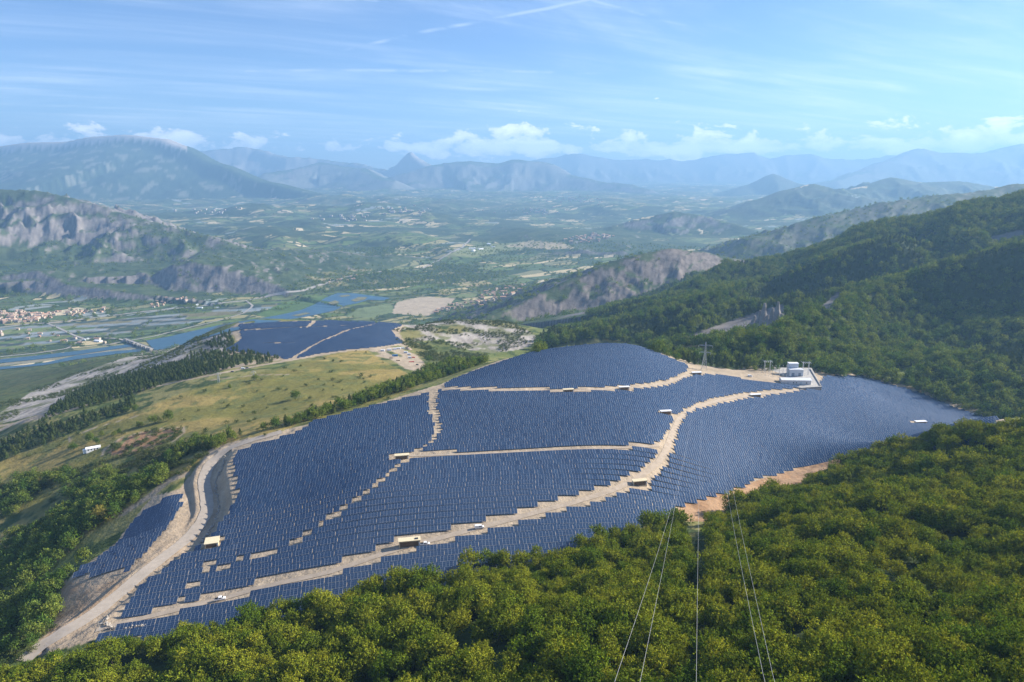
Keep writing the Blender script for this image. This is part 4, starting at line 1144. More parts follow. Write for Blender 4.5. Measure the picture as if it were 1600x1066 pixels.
# pine wood above and below the dry track
for nm, lab, poly, dens in (('pine_wood', 'dark pine wood on the bank above the pale track', [(55,668),(80,640),(120,612),(190,588),(240,575),(290,566),(340,569),(352,576),(300,590),(230,608),(150,632),(95,650)], .9),
                            ('pine_wood', 'dark pine wood between the pale track and the meadow', [(-20,712),(0,692),(50,672),(100,660),(160,636),(215,620),(212,636),(150,660),(80,690),(30,708),(-20,728)], .85),
                            ('pine_wood', 'scattered pines on the rocky edge beside the second solar field', [(250,585),(300,555),(345,520),(360,522),(375,548),(440,557),(430,566),(380,572),(340,578)], .5)):
    pp = zone_pts(poly, 6.2, 550, 1600, dens, 6, seed=5, patch=(40, .32))
    scatter(nm, lab, pp, .5 + .4 * rng.random(len(pp)), pinec, 4)
# scrubby wood on the west bank
wpoly = [(-30,760),(40,745),(110,742),(170,740),(215,745),(250,735),(262,750),(225,785),(200,820),(160,858),(110,890),(92,930),(90,955),(60,1000),(-30,1050)]
wp_ = zone_pts(wpoly, 6.0, 300, 900, .95, 5, seed=7, patch=(34, .49), holes=[[(190,806),(235,770),(262,750),(285,742),(286,750),(240,786),(205,812)], [(0,830),(60,792),(110,775),(110,790),(50,825),(0,850)]])
wd_ = np.argsort(np.hypot(wp_[:, 0], wp_[:, 1])); isn = np.zeros(len(wp_), bool); isn[wd_[:200]] = True
for k_ in wd_[:200]:
    s_ = .45 + .55 * rng.random()
    tree('broadleaf_tree', MIDW[k_ % 5], TRUNK[k_ % 4], tuple(wp_[k_] - (0, 0, .3)), float(s_), float(rng.random() * 6.28), ('big round' if s_ > .75 else 'small bushy') + ' green tree in the scrubby wood below the small panel strip', 'trees of the scrubby wood')
scatter('scrub_wood', 'mixed green scrub wood falling away beyond the small panel strip', wp_[~isn], .45 + .55 * rng.random((~isn).sum()), midc, 5)
# low shrubs on meadow edges, spur and badlands
sp1 = zone_pts([(-30,770),(60,738),(190,712),(300,688),(335,700),(290,740),(200,760),(120,765),(-30,800)], 4.2, 350, 1100, .8, 2, seed=9, patch=(14, .47))
sp2 = zone_pts([(600,520),(640,506),(700,500),(800,502),(845,530),(770,555),(690,575),(640,545)], 5.5, 950, 1600, .8, 2, seed=10, patch=(40, .50))
sp3 = zone_pts([(0,660),(110,620),(250,575),(340,530),(330,520),(250,545),(120,580),(0,630)], 7, 900, 2200, .8, 2, seed=11, patch=(60, .52))
sp4 = zone_pts([(165,712),(165,700),(190,684),(240,671),(286,668),(280,684),(230,706)], 3.2, 500, 1000, .5, 2, seed=12, patch=(9, .5))
sp5 = zone_pts(meadow, 15, 350, 1300, .14, 2, seed=13)
sp6 = zone_pts([(60,1010),(100,960),(95,915),(60,940),(0,1010),(0,1050)], 3.5, 250, 500, .6, 2, seed=14, patch=(12, .45))
for pp, lab in ((sp1, 'low green shrubs dotted over the lower meadow'), (sp2, 'shrubs clinging to the rocky spur beside the second field'), (sp3, 'scattered shrubs on the grey badland slope'), (sp4, 'low bushes on the reddish bare patch in the meadow'), (sp5, 'few small tufts of shrub in the open meadow'), (sp6, 'low shrubs on the bank under the earth heap')):
    scatter('shrubs', lab, pp, .55 + .7 * rng.random(len(pp)), shrubc, 4, cat='shrubs')
# valley copses, hedges and riverside woods
x, y = jitter_grid(-2700, 2300, 1900, 5200, 21)
z = ground(x, y); a_ = np.arctan2(x, y); r_ = np.hypot(x, y)
jj = np.clip(np.rint((a_ - AZ0) / (AZ1 - AZ0) * (NA - 1)).astype(int), 0, NA - 1); iii = np.clip(np.searchsorted(RR, r_), 0, NR - 1)
wv = np.where(valley[iii, jj], wood[iii, jj] * .75, np.where(np.isin(ISRIDGE[iii, jj], (13, 14)), .05, (1 - bare[iii, jj]) * .30))
u_, v_, d_ = project(x, y, z)
rip = in_poly(u_, v_, [(445,455),(480,430),(560,420),(640,425),(720,425),(800,432),(740,442),(660,448),(620,452),(560,452),(500,458)])
wv = np.where(rip, .75, wv)
wv = np.where(nets[iii, jj] & ~rip, wood[iii, jj] * .06, wv)
wv = np.where(in_poly(u_, v_, [(180,560),(240,548),(330,530),(345,524),(260,560),(120,590),(0,610),(0,585),(100,572)]), .7, wv)
wet = in_poly(u_, v_, [(-40,560),(215,533),(228,529),(300,512),(440,485),(530,454),(612,463),(600,474),(520,490),(395,514),(242,550),(180,556),(-40,583)])
fieldz = in_poly(u_, v_, [(612,490),(620,472),(660,464),(712,466),(700,480),(668,494)]) | in_poly(u_, v_, [(540,495),(560,482),(612,474),(615,488),(580,497)])
keep = (rng.random(len(x)) < wv) & ~wet & ~fieldz & (r_ < 5000)
keep &= ray_many_visible(x, y, z + 9)
vp = np.c_[x, y, z - .5][keep]
scatter('valley_woods', 'copses, hedgerows and riverside woods of the valley', vp, .45 + .5 * rng.random(len(vp)), farc, 4)
print('forest', len(s), 'slope', len(pts), 'valley', len(vp))

# single trees on the meadow
for (u0, v0, s_, kind, lab) in (
    (461,624,.85,1,'lone round tree with long shadow in the open meadow'), (399,594,.62,1,'dark round tree beside the small pylon in the meadow'), (359,606,.4,0,'small bush by the track fork above the meadow'),
    (243,662,.78,1,'rounded dark tree, west one of the pair in the meadow'), (264,657,.86,2,'large dark tree, east one of the pair in the meadow'), (217,667,.55,0,'small round tree west of the dark pair in the meadow'),
    (187,676,.40,0,'small tree beside a pale stone in the meadow'), (180,680,.42,0,'low dark bush beside the small meadow tree'), (160,680,.45,0,'leaning shrub between white house and meadow bushes'),
    (141,690,.72,2,'dark tree crowding the back of the white house'), (115,703,.62,1,'dark tree west of the white house'), (153,693,.5,1,'bushy tree beside the gable of the white house'),
    (303,697,.55,0,'lone tree on the meadow slope above the access road'), (196,645,.55,1,'rounded tree at the edge of the pine wood'), (210,642,.6,1,'second rounded tree at the edge of the pine wood'),
    (216,772,.82,2,'tall broad tree beside the grey lay-by'), (208,768,.8,1,'dense green tree behind the grey lay-by'), (196,775,.7,1,'dark green tree at the west end of the lay-by'),
    (90,835,.82,2,'bright green tree with shadow on the grass bank'), (628,592,.4,0,'small bush in the meadow corner near the camp'), (636,590,.35,0,'tiny bush beside another in the meadow corner'), (670,566,.8,1,'large dark tree next to the construction camp')):
    q = ray(u0, v0)
    if q is None: continue
    tree('meadow_tree', BIGOAK[kind], TRUNK[kind], (q[0], q[1], q[2] - .3), s_, float(rng.random() * 6.28), lab, cat='tree')
q = ray(158, 818)
tree('blossoming_tree', GOLD, TRUNK[1], (q[0], q[1], q[2] - .3), .95, 0.4, 'tall tree with pale yellow crown above the panel strip', cat='tree')
q = ray(737, 950)
dm = trunk_mesh(801, 8.0, .16, dead_m, limbs=16, spread=.62)
link('dead_tree', dm, label='bare grey dead tree standing among the green oaks', cat='dead tree', loc=(q[0], q[1], q[2] + 1.2))
# ------------------------------------------------------------------ things in the plant
import bmesh
def boxes(*bs):
    return merge([box_geo(*b_[:6]) + ((b_[6],) if len(b_) > 6 else ()) for b_ in bs])
def part(parent, name, mat, *bs, bevel=0.0):
    v, f_, mi = boxes(*bs)
    me = mesh_np(name, v, f_, mat if isinstance(mat, (list, tuple)) else [mat], mi)
    o = link(name, me, parent=parent)
    if bevel:
        md = o.modifiers.new('edge', 'BEVEL'); md.width = bevel; md.segments = 2
    return o
def tube_geo(p, q, ra, rb=None, k=6):
    rb = ra if rb is None else rb
    p, q = np.array(p, float), np.array(q, float)
    d = q - p; d /= (np.linalg.norm(d) + 1e-9); s = np.cross(d, (.31, .9, .17)); s /= np.linalg.norm(s); u = np.cross(d, s)
    an = np.arange(k) / k * 2 * math.pi
    ring = np.cos(an)[:, None] * s + np.sin(an)[:, None] * u
    return np.r_[p + ring * ra, q + ring * rb], np.array([(i, (i + 1) % k, (i + 1) % k + k, i + k) for i in range(k)])
def tubes(name, segs, mat, parent=None, k=4, **kw):
    v, f_, _ = merge([tube_geo(*s_, k=k) for s_ in segs])
    return link(name, mesh_np(name, v, f_, [mat]), parent=parent, **kw)
cream_m = weathered("cream_render", (.62, .53, .36), .8, amount=.10)
roofy_m = weathered("pale_roof", (.66, .57, .38), .7, amount=.10)
brown_m = weathered("brown_cladding", (.16, .11, .07), .8, amount=.2)
white_m = weathered("white_paint", (.78, .79, .80), .45, amount=.06)
glassd_m = material("dark_glass", (.02, .025, .03), .1, spec=.6)[0]
rubber_m = material("rubber", (.02, .02, .02), .85)[0]
steel_m = weathered("lattice_steel", (.55, .56, .57), .5, .5, .1)
conc_m = weathered("concrete", (.38, .36, .33), .9, amount=.15)
grey_m = weathered("pale_grey_cladding", (.55, .59, .63), .6, amount=.08)
stone_m = weathered("broken_stone", (.36, .33, .29), .95, amount=.3, scale=.8)
blue_m = weathered("blue_tarpaulin", (.03, .16, .38), .6, amount=.15)
red_m = weathered("red_paint", (.38, .06, .045), .6, amount=.2)
tile_m = weathered("clay_tiles", (.42, .25, .165), .9, amount=.25, scale=.4)
wall_m = weathered("house_render", (.46, .385, .30), .9, amount=.15, scale=.4)
porc_m = material("porcelain", (.75, .74, .70), .3)[0]

lab_c = ['cream inverter cabin at the fork of the terrace track', 'cream flat-roofed inverter cabin beside the parked white pickup', 'cream inverter cabin below the bend of the gravel track', 'low pale cabin midway along the upper terrace track',
         'white-roofed cabin inside the bend of the climbing gravel track', 'small pale cabin on the upper terrace track before the pylon', 'pale cabin at the end of the upper track near the pylon', 'pale cabin at the forest edge in the far east rows',
         'pale yellow slab roof of a cabin beside the road cutting', 'low white cabin beside the track below the substation']
for c_, cxy, lb in zip(CABINS, cab_xy, lab_c):
    u0, v0, L_, Dp, Hh, turn = c_
    zg = float(ground(cxy[0], cxy[1]))
    r = link('inverter_cabin', None, label=lb, cat='cabin', loc=(cxy[0], cxy[1], zg), rz=ROT + math.radians(turn if u0 != 332 else 12))
    part(r, 'wall', cream_m, (-L_ / 2, L_ / 2, -Dp / 2, Dp / 2, -1.0, Hh))
    part(r, 'cladding', brown_m, (-L_ / 2 + .5, L_ / 2 - .8, -Dp / 2 - .06, -Dp / 2 - .004, .1, Hh - .45))
    part(r, 'roof', white_m if u0 in (1040, 975, 1180, 1088, 1438) else roofy_m, (-L_ / 2 - .35, L_ / 2 + .35, -Dp / 2 - .35, Dp / 2 + .35, Hh + .004, Hh + .28), bevel=.04)
    part(r, 'door', white_m, (L_ / 2 - .7, L_ / 2 - .1, -Dp / 2 - .05, -Dp / 2 - .006, .05, 2.1))
    if u0 == 640: part(r, 'roof_hatch', glassd_m, (L_ / 2 - 2.6, L_ / 2 - .9, -1.0, .5, Hh + .285, Hh + .5))

def vehicle(name, u0, v0, rz, label, style, body_m=white_m):
    q = ray(u0, v0)
    r = link(name, None, label=label, cat='car' if style == 'car' else style, loc=(q[0], q[1], float(ground(q[0], q[1])) + .28), rz=rz)
    def prism(nm, prof, hw, mat, y_in=0):
        n = len(prof); v = np.array([(x_, -hw + y_in * (z_ > 1.0), z_) for x_, z_ in prof] + [(x_, hw - y_in * (z_ > 1.0), z_) for x_, z_ in prof])
        bm = bmesh.new(); vs = [bm.verts.new(c) for c in v]
        bm.faces.new(vs[:n][::-1]); bm.faces.new(vs[n:])
        for i in range(n): bm.faces.new((vs[i], vs[(i + 1) % n], vs[(i + 1) % n + n], vs[i + n]))
        bmesh.ops.recalc_face_normals(bm, faces=bm.faces); me = bpy.data.meshes.new(nm); bm.to_mesh(me); bm.free(); me.materials.append(mat)
        o = link(nm, me, parent=r); md = o.modifiers.new('edge', 'BEVEL'); md.width = .06; md.segments = 2
        return o
    if style == 'van':
        bd = prism('body', [(-2.5, .35), (2.5, .35), (2.55, .95), (1.75, 1.15), (1.15, 1.95), (-2.45, 2.0)], .95, body_m, .08)
        gl = [(-.2, 1.0, 1.25, 1.75)]; ws = (1.22, 1.72, 1.2, 1.85)
    elif style == 'pickup':
        bd = prism('body', [(-2.6, .4), (2.55, .4), (2.6, .9), (1.5, 1.05), (.85, 1.72), (-.6, 1.75), (-.8, 1.05), (-2.6, 1.05)], .92, body_m, .08)
        gl = [(-.55, .75, 1.12, 1.6)]; ws = (.92, 1.45, 1.1, 1.66)
        part(r, 'load_bed', rubber_m, (-2.5, -.95, -.8, .8, 1.0, 1.062))
    else:
        bd = prism('body', [(-2.1, .35), (2.15, .35), (2.2, .75), (1.2, .95), (.55, 1.5), (-1.2, 1.52), (-1.95, 1.0), (-2.15, .9)], .86, body_m, .1)
        gl = [(-1.1, .5, .98, 1.42)]; ws = (.62, 1.15, 1.0, 1.46)
    for a_, b_, c0, c1 in gl:
        for s_ in (-1, 1):
            hw = .95 if style == 'van' else .92 if style == 'pickup' else .86
            part(r, 'side_window', glassd_m, (a_, b_, s_ * (hw - .05) - .02, s_ * (hw - .05) + .02, c0, c1))
    wv_ = np.array([(ws[0] + .06, -.72, ws[3]), (ws[0] + .06, .72, ws[3]), (ws[1] + .06, .78, ws[2]), (ws[1] + .06, -.78, ws[2])])
    link('windscreen', mesh_np('windscreen', wv_ + (0, 0, .03), np.array([(3, 2, 1, 0)]), [glassd_m]), parent=r)
    for x_ in (-1.55, 1.55):
        for s_ in (-1, 1):
            v, f_ = tube_geo((x_, s_ * .72, .05), (x_, s_ * .96, .05), .36, k=14)
            cap = np.array([(x_, s_ * .96, .05)]); v2 = np.r_[v, cap]
            wh = link('wheel', mesh_np('wheel', v, f_, [rubber_m]), parent=r)
            rv, rf = tube_geo((x_, s_ * .965, .05), (x_, s_ * .968, .05), .2, .001, k=10)
            link('rim', mesh_np('rim', rv, rf, [steel_m]), parent=wh)
    for s_ in (-1, 1): part(r, 'headlight', porc_m, (2.5 if style != 'car' else 2.12, 2.6 if style != 'car' else 2.22, s_ * .65 - .16, s_ * .65 + .16, .72, .88))
    return r
vehicle('pickup_truck', 344, 938, math.radians(18), 'white pickup truck on the track near the stone wall', 'pickup')
vehicle('pickup_truck', 664, 852, math.radians(8), 'white pickup truck parked beside the cream inverter cabin', 'pickup')
vehicle('van', 749, 826, math.radians(12), 'white van driving along the gravel track between panel rows', 'van')
vehicle('van', 1172, 589, math.radians(-20), 'white van parked on the substation forecourt', 'van')
for u0, v0, rz, st, lb, mm in ((363,582,10,'car','dark car parked on the pale track above the meadow',glassd_m), (380,577,15,'van','white van parked on the pale track above the meadow',white_m), (386,576,15,'car','dark car behind the white van above the meadow',glassd_m),
                               (669,579,-10,'car','dark blue car at the camp exit',blue_m), (652,571,-30,'car','dark car at the camp corner under the trees',glassd_m), (662,575,-25,'car','black car parked in line at the camp exit',glassd_m)):
    vehicle('car' if st == 'car' else 'van', u0, v0, math.radians(rz), lb, st, mm)

# construction camp beside the second field
for i, (u0, v0, L_, mm, lb) in enumerate(((598,549,6,white_m,'white site container at the camp entrance'), (608,548,7,white_m,'long white site container, second in the camp row'), (617,546.5,6,white_m,'white site container in the middle of the camp row'), (623,545.5,6,white_m,'white site container beside the gravel heap'), (629,545,6,white_m,'white site container at the end of the camp row'),
                                          (617,557,8,blue_m,'bright blue covered container in the camp yard'), (634,552,6,grey_m,'grey container among stored material in the camp'), (639,555,5,grey_m,'small grey container beside the shrubs'), (643,566,7,red_m,'red steel bundle lying in the camp yard'), (645,559,6,red_m,'rusty red skip near the camp shrubs'), (640,560,5,grey_m,'grey flatbed load in the camp yard'), (622,564,5,brown_m,'brown stack of pallets at the camp road'), (611,560,5,brown_m,'brown timber stack behind the blue container'))):
    q = ray(u0, v0)
    r = link('site_container', None, label=lb, cat='container', loc=(q[0], q[1], q[2]), rz=.15 * (i % 3))
    hh_ = 2.6 if mm in (white_m, blue_m, grey_m) else 1.0
    part(r, 'body', mm, (-L_ / 2, L_ / 2, -1.25, 1.25, -.4, hh_), bevel=.05)
    part(r, 'rib', mm, *[(x_ - .06, x_ + .06, -1.31, 1.31, 0, hh_ - .1) for x_ in np.linspace(-L_ / 2 + .2, L_ / 2 - .2, 5)])
    if hh_ > 2: part(r, 'door', grey_m if mm is white_m else white_m, (-L_ / 2 + .5, -L_ / 2 + 1.5, -1.36, -1.32, .05, 2.1))
def stone_mound(name, u0, v0, rx, ry, hz, n, mat, label):
    q = ray(u0, v0); r = np.random.default_rng(5)
    a = np.linspace(0, 2 * math.pi, 25)[:-1]; vs, fs = [(0, 0, hz)], []
    for k_ in range(1, 7):
        for j_, aa in enumerate(a):
            f_ = k_ / 6; w_ = 1 + .25 * (vnoise(np.array([math.cos(aa) * 2 + 5]), np.array([math.sin(aa) * 2 + f_ * 3]), 3)[0] - .5)
            vs.append((math.cos(aa) * rx * f_ * w_, math.sin(aa) * ry * f_ * w_, hz * (1 - f_) ** .8 + .5 * r.random() * (1 - f_) - .6 * f_))
    for k_ in range(1, 6):
        for j_ in range(24):
            b0 = 1 + (k_ - 1) * 24; fs.append((b0 + j_, b0 + 24 + j_, b0 + 24 + (j_ + 1) % 24, b0 + (j_ + 1) % 24))
    for j_ in range(0, 24, 1): fs.append((0, 1 + j_, 1 + (j_ + 1) % 24, 0))
    bm = bmesh.new(); bv = [bm.verts.new(v) for v in vs]
    for f_ in fs:
        bm.faces.new([bv[i] for i in dict.fromkeys(f_)])
    me = bpy.data.meshes.new(name); bm.to_mesh(me); bm.free(); me.materials.append(mat)
    link(name, me, label=label, cat='heap', loc=(q[0], q[1], q[2] - .2))
stone_mound('gravel_heap', 637, 546, 7, 5, 4.5, 0, weathered("heaped_gravel", (.36, .28, .22), .95, amount=.2), 'brown gravel heap at the corner of the construction camp')

# stone revetment at the foot of the lower terrace and blocks along the cutting
def rock_mesh(seed):
    r = np.random.default_rng(seed)
    bm = bmesh.new(); bmesh.ops.create_icosphere(bm, subdivisions=1, radius=1)
    for v in bm.verts: v.co *= .75 + .5 * r.random()
    me = bpy.data.meshes.new('stone'); bm.to_mesh(me); bm.free(); me.materials.append(stone_m)
    return me
ROCKS = [rock_mesh(i) for i in range(5)]
rev = world_line([(168,966),(163,974),(170,981),(190,984),(215,981),(240,977)], 3)
root = link('stone_revetment', None, label='curved revetment of pale broken stones at the track corner', cat='stone wall', loc=tuple(rev[0]))
for i in range(150):
    t_ = rng.random() * (len(rev) - 1); k_ = int(t_); pq = rev[k_] * (1 - t_ + k_) + rev[min(k_ + 1, len(rev) - 1)] * (t_ - k_)
    o_ = rng.normal() * 1.1; x_, y_ = pq[0] + rng.normal() * .4, pq[1] + o_
    link('stone', ROCKS[i % 5], parent=root, loc=tuple(np.array((x_, y_, float(ground(x_, y_)) + .3 + .9 * rng.random() * (abs(o_) < .8))) - rev[0]), rz=rng.random() * 6, scale=float(.3 + .35 * rng.random()))
rev2 = world_line([(352,712),(346,735),(337,752),(338,770),(343,785),(342,800),(335,818),(322,838),(308,858)], 4)
root = link('stone_toe_wall', None, label='row of pale stone blocks along the top of the road cutting', cat='stone wall', loc=tuple(rev2[0]))
for i in range(110):
    t_ = i / 110 * (len(rev2) - 1.01); k_ = int(t_); pq = rev2[k_] * (1 - t_ + k_) + rev2[k_ + 1] * (t_ - k_)
    x_, y_ = pq[0] + rng.normal() * .5, pq[1] + rng.normal() * .5
    link('stone', ROCKS[i % 5], parent=root, loc=tuple(np.array((x_, y_, float(ground(x_, y_)) + .3)) - rev2[0]), rz=rng.random() * 6, scale=float(.35 + .5 * rng.random()))

# substation
q = ray(1240, 600); zs = q[2]
def at_z(u0, v0, z):
    x_, y_, zz = pix_dir(u0, v0); s_ = z / zz
    return np.array([x_ * s_, y_ * s_])
SZ = float(ground(q[0], q[1])) + .5
pad_px = [(1152,583),(1175,574),(1268,575),(1284,604),(1252,606),(1205,598),(1190,594)]
pad = np.array([at_z(u0, v0, SZ) for u0, v0 in pad_px])
bm = bmesh.new(); vt = [bm.verts.new((p_[0], p_[1], SZ)) for p_ in pad]; vb = [bm.verts.new((p_[0], p_[1], SZ - 4)) for p_ in pad]
bm.faces.new(vt); n_ = len(vt)
for i in range(n_): bm.faces.new((vt[i], vb[i], vb[(i + 1) % n_], vt[(i + 1) % n_]))
bmesh.ops.recalc_face_normals(bm, faces=bm.faces)
me = bpy.data.meshes.new('yard'); bm.to_mesh(me); bm.free(); me.materials.append(weathered("yard_gravel", (.40, .385, .36), .95, amount=.15, scale=.3)); link('yard', me, kind='structure')
b0 = at_z(1244, 601, SZ)
r = link('control_building', None, label='long white control building with low roof in the substation', cat='building', loc=(b0[0], b0[1], SZ), rz=math.radians(-3))
L_ = 32
part(r, 'wall', wall_m if False else weathered("white_wall", (.72, .70, .68), .8, amount=.08), (-L_ / 2, L_ / 2, 0, 9, -1.5, 5.0))
rv = np.array([(-L_ / 2 - .5, -.5, 5.004), (L_ / 2 + .5, -.5, 5.004), (L_ / 2 + .5, 9.5, 5.004), (-L_ / 2 - .5, 9.5, 5.004), (-L_ / 2 - .5, 4.5, 6.6), (L_ / 2 + .5, 4.5, 6.6)])
bm = bmesh.new(); bv = [bm.verts.new(v) for v in rv]
for f_ in ((0, 1, 5, 4), (2, 3, 4, 5), (1, 2, 5), (3, 0, 4), (3, 2, 1, 0)): bm.faces.new([bv[i] for i in f_])
me = bpy.data.meshes.new('roof'); bm.to_mesh(me); bm.free(); me.materials.append(white_m); link('roof', me, parent=r)
for x_ in (-9, 5): part(r, 'door', grey_m, (x_ - 1.1, x_ + 1.1, -.06, -.004, 0, 2.8))
for x_ in (-3, 0, 11): part(r, 'window', glassd_m, (x_ - .7, x_ + .7, -.05, -.004, 1.4, 2.6))
b0 = at_z(1243, 588, SZ)
r = link('transformer_hall', None, label='tall grey stepped block behind the white control building', cat='building', loc=(b0[0], b0[1], SZ), rz=math.radians(-3))
for i, (x0, x1, y0, y1, h_) in enumerate(((-7, 1.4, 0, 7, 7.5), (1.45, 8.5, 0.1, 7, 7.5), (-6, -.6, 7.1, 13, 13), (-.55, 5, 7.2, 13, 13))):
    wl_ = part(r, 'wall', grey_m, (x0, x1, y0, y1, -1, h_), bevel=.05)
part(r, 'parapet', white_m, (-7.2, 8.7, -.2, 7.05, 7.51, 7.75), (-6.2, 5.2, 7.06, 13.2, 13.01, 13.25))
part(r, 'door', weathered("blue_grey_door", (.22, .27, .33), .6), (-4.5, -1.5, -.07, -.004, 0, 4), (3, 6, .03, .094, 0, 4))
for gi, (u0, v0, lb) in enumerate(((1198, 584, 'steel line gantry with insulator arms among the switchgear'), (1258, 586, 'steel line gantry beside the grey transformer block'))):
    b0 = at_z(u0, v0, SZ)
    r = link('line_gantry', None, label=lb, cat='gantry', loc=(b0[0], b0[1], SZ))
    for s_ in (-3.2, 3.2):
        segs = [((s_ + a_, b_, 0), (s_ + a_ * .5, b_ * .5, 16), .10) for a_ in (-.6, .6) for b_ in (-.6, .6)]
        for k_ in range(8): segs += [((s_ - .55, -.55, 2 * k_), (s_ + .55, -.55, 2 * k_ + 2), .06), ((s_ + .55, .55, 2 * k_), (s_ - .55, .55, 2 * k_ + 2), .06)]
        tubes('column', segs, steel_m, r)
    tubes('cross_beam', [((-5, 0, 15.5), (5, 0, 15.5), .16), ((-5, .6, 14.8), (5, .6, 14.8), .12), ((-5, -3.5, 15), (-5, 4, 16), .12)], steel_m, r)
    for k_ in range(5):
        tubes('insulator', [((-4.4 + 2.2 * k_, -.2, 15.2), (-4.6 + 2.2 * k_, -3.2, 14.4), .2)], porc_m, r, k=6)
post_i = 0
for ru, rv0, rv1 in ((1180, 577, 594),):
    for ry in range(4):
        for k_ in range(10):
            u0 = 1184 + k_ * 5.6; v0 = 578.5 + ry * 4.2
            b0 = at_z(u0, v0, SZ)
            r = link('switchgear_post', None, label=('tall' if ry == 0 else 'short') + ' steel switchgear post with porcelain insulator in the substation', cat='switchgear', group='switchgear posts', loc=(b0[0], b0[1], SZ))
            h_ = 5.0 if ry == 0 else 3.2
            tubes('post', [((0, 0, -.2), (0, 0, h_), .13)], steel_m, r, k=5)
            tubes('insulator', [((0, 0, h_), (0, 0, h_ + 1.5), .26, .18)], porc_m, r, k=7)
for i, (a_, b_, lb) in enumerate((((1179,574),(1191,598),'pale concrete kerb wall on the west side of the substation yard'), ((1266,577),(1282,603),'pale concrete retaining wall on the east side of the substation yard'), ((1163,583),(1168,590),'short dark kerb wall on the substation forecourt'))):
    p0, p1 = at_z(*a_, SZ), at_z(*b_, SZ); dv = p1 - p0; L_ = float(np.hypot(*dv))
    r = link('yard_wall', None, label=lb, cat='wall', loc=(p0[0], p0[1], SZ), rz=math.atan2(dv[1], dv[0]))
    part(r, 'wall', conc_m, (0, L_, -.3, .3, -1, .9)); part(r, 'coping', conc_m, (-.1, L_ + .1, -.42, .42, .903, 1.05))

# pylons
def pylon(u0, v0, h_, arms, label, thick=.16, rz=0.0, base=3.2):
    q = ray(u0, v0); zg = float(ground(q[0], q[1]))
    r = link('pylon', None, label=label, cat='pylon', loc=(q[0], q[1], zg), rz=rz)
    waist = h_ * .62
    def half(z_): return base + (.85 - base) * min(z_ / waist, 1)
    legs = [((a_ * base, b_ * base, -1), (a_ * .85, b_ * .85, waist), thick) for a_ in (-1, 1) for b_ in (-1, 1)]
    for s_ in legs: tubes('leg', [s_], steel_m, r)
    br, z_ = [], 0.0
    while z_ < waist - .5:
        z1 = min(waist, z_ + max(2.2, half(z_) * 1.6)); a0, a1 = half(z_), half(z1)
        for sx, sy, tx_, ty_ in ((-1, -1, 1, -1), (1, -1, 1, 1), (1, 1, -1, 1), (-1, 1, -1, -1)):
            br += [((sx * a0, sy * a0, z_), (tx_ * a1, ty_ * a1, z1), thick * .55), ((tx_ * a0, ty_ * a0, z_), (sx * a1, sy * a1, z1), thick * .55), ((sx * a1, sy * a1, z1), (tx_ * a1, ty_ * a1, z1), thick * .5)]
        z_ = z1
    tubes('bracing', br, steel_m, r)
    tp = [((a_ * .85, b_ * .85, waist), (a_ * .3, b_ * .3, h_ * .97), thick * .9) for a_ in (-1, 1) for b_ in (-1, 1)]
    for k_ in range(6):
        za, zb = waist + (h_ * .97 - waist) * k_ / 6, waist + (h_ * .97 - waist) * (k_ + 1) / 6
        tp += [((-.7, -.7, za), (.6, -.6, zb), thick * .5), ((.7, .7, za), (-.6, .6, zb), thick * .5)]
    tubes('mast', tp, steel_m, r)
    tubes('peak', [((0, 0, h_ * .9), (0, 0, h_), thick)], steel_m, r)
    tips = []
    for zf, wd in arms:
        z_ = h_ * zf
        for s_ in (-1, 1):
            tubes('arm', [((s_ * .6, .5, z_), (s_ * wd, 0, z_ + .3), thick * .8), ((s_ * .6, -.5, z_), (s_ * wd, 0, z_ + .3), thick * .8), ((s_ * .5, 0, z_ + 2.0), (s_ * wd, 0, z_ + .35), thick * .7),
                          ((s_ * wd * .5, .25, z_ + .1), (s_ * wd * .5, 0, z_ + 1.2), thick * .5)], steel_m, r)
            tubes('insulator', [((s_ * wd, 0, z_ + .2), (s_ * wd, 0, z_ - 1.8), .14)], porc_m, r, k=6)
            tips.append((q[0] + math.cos(rz) * s_ * wd, q[1] + math.sin(rz) * s_ * wd, zg + z_ - 1.8))
    return np.array(tips), (q[0], q[1], zg + h_)
tips, peak = pylon(1100, 579, 33.0, ((.86, 7.5), (.62, 6.0)), 'tall steel lattice pylon between the plant and the woods', .17, math.radians(-14))
pylon(397, 594, 12.0, ((.85, 2.6),), 'small lattice pylon standing in the meadow', .12, .3, 1.2)
pylon(342, 598, 13.0, ((.85, 2.6),), 'small pale lattice pylon beside the pale track', .12, .3, 1.2)
q = ray(157, 992)
tubes('lamp_post', [((0, 0, -.5), (0, 0, 7), .09), ((0, 0, 7), (1.2, 0, 7.3), .07), ((1.0, 0, 7.25), (1.6, 0, 7.3), .14)], steel_m, None, k=6, label='thin steel lamp post at the road junction', cat='lamp post', loc=(q[0], q[1], q[2]))
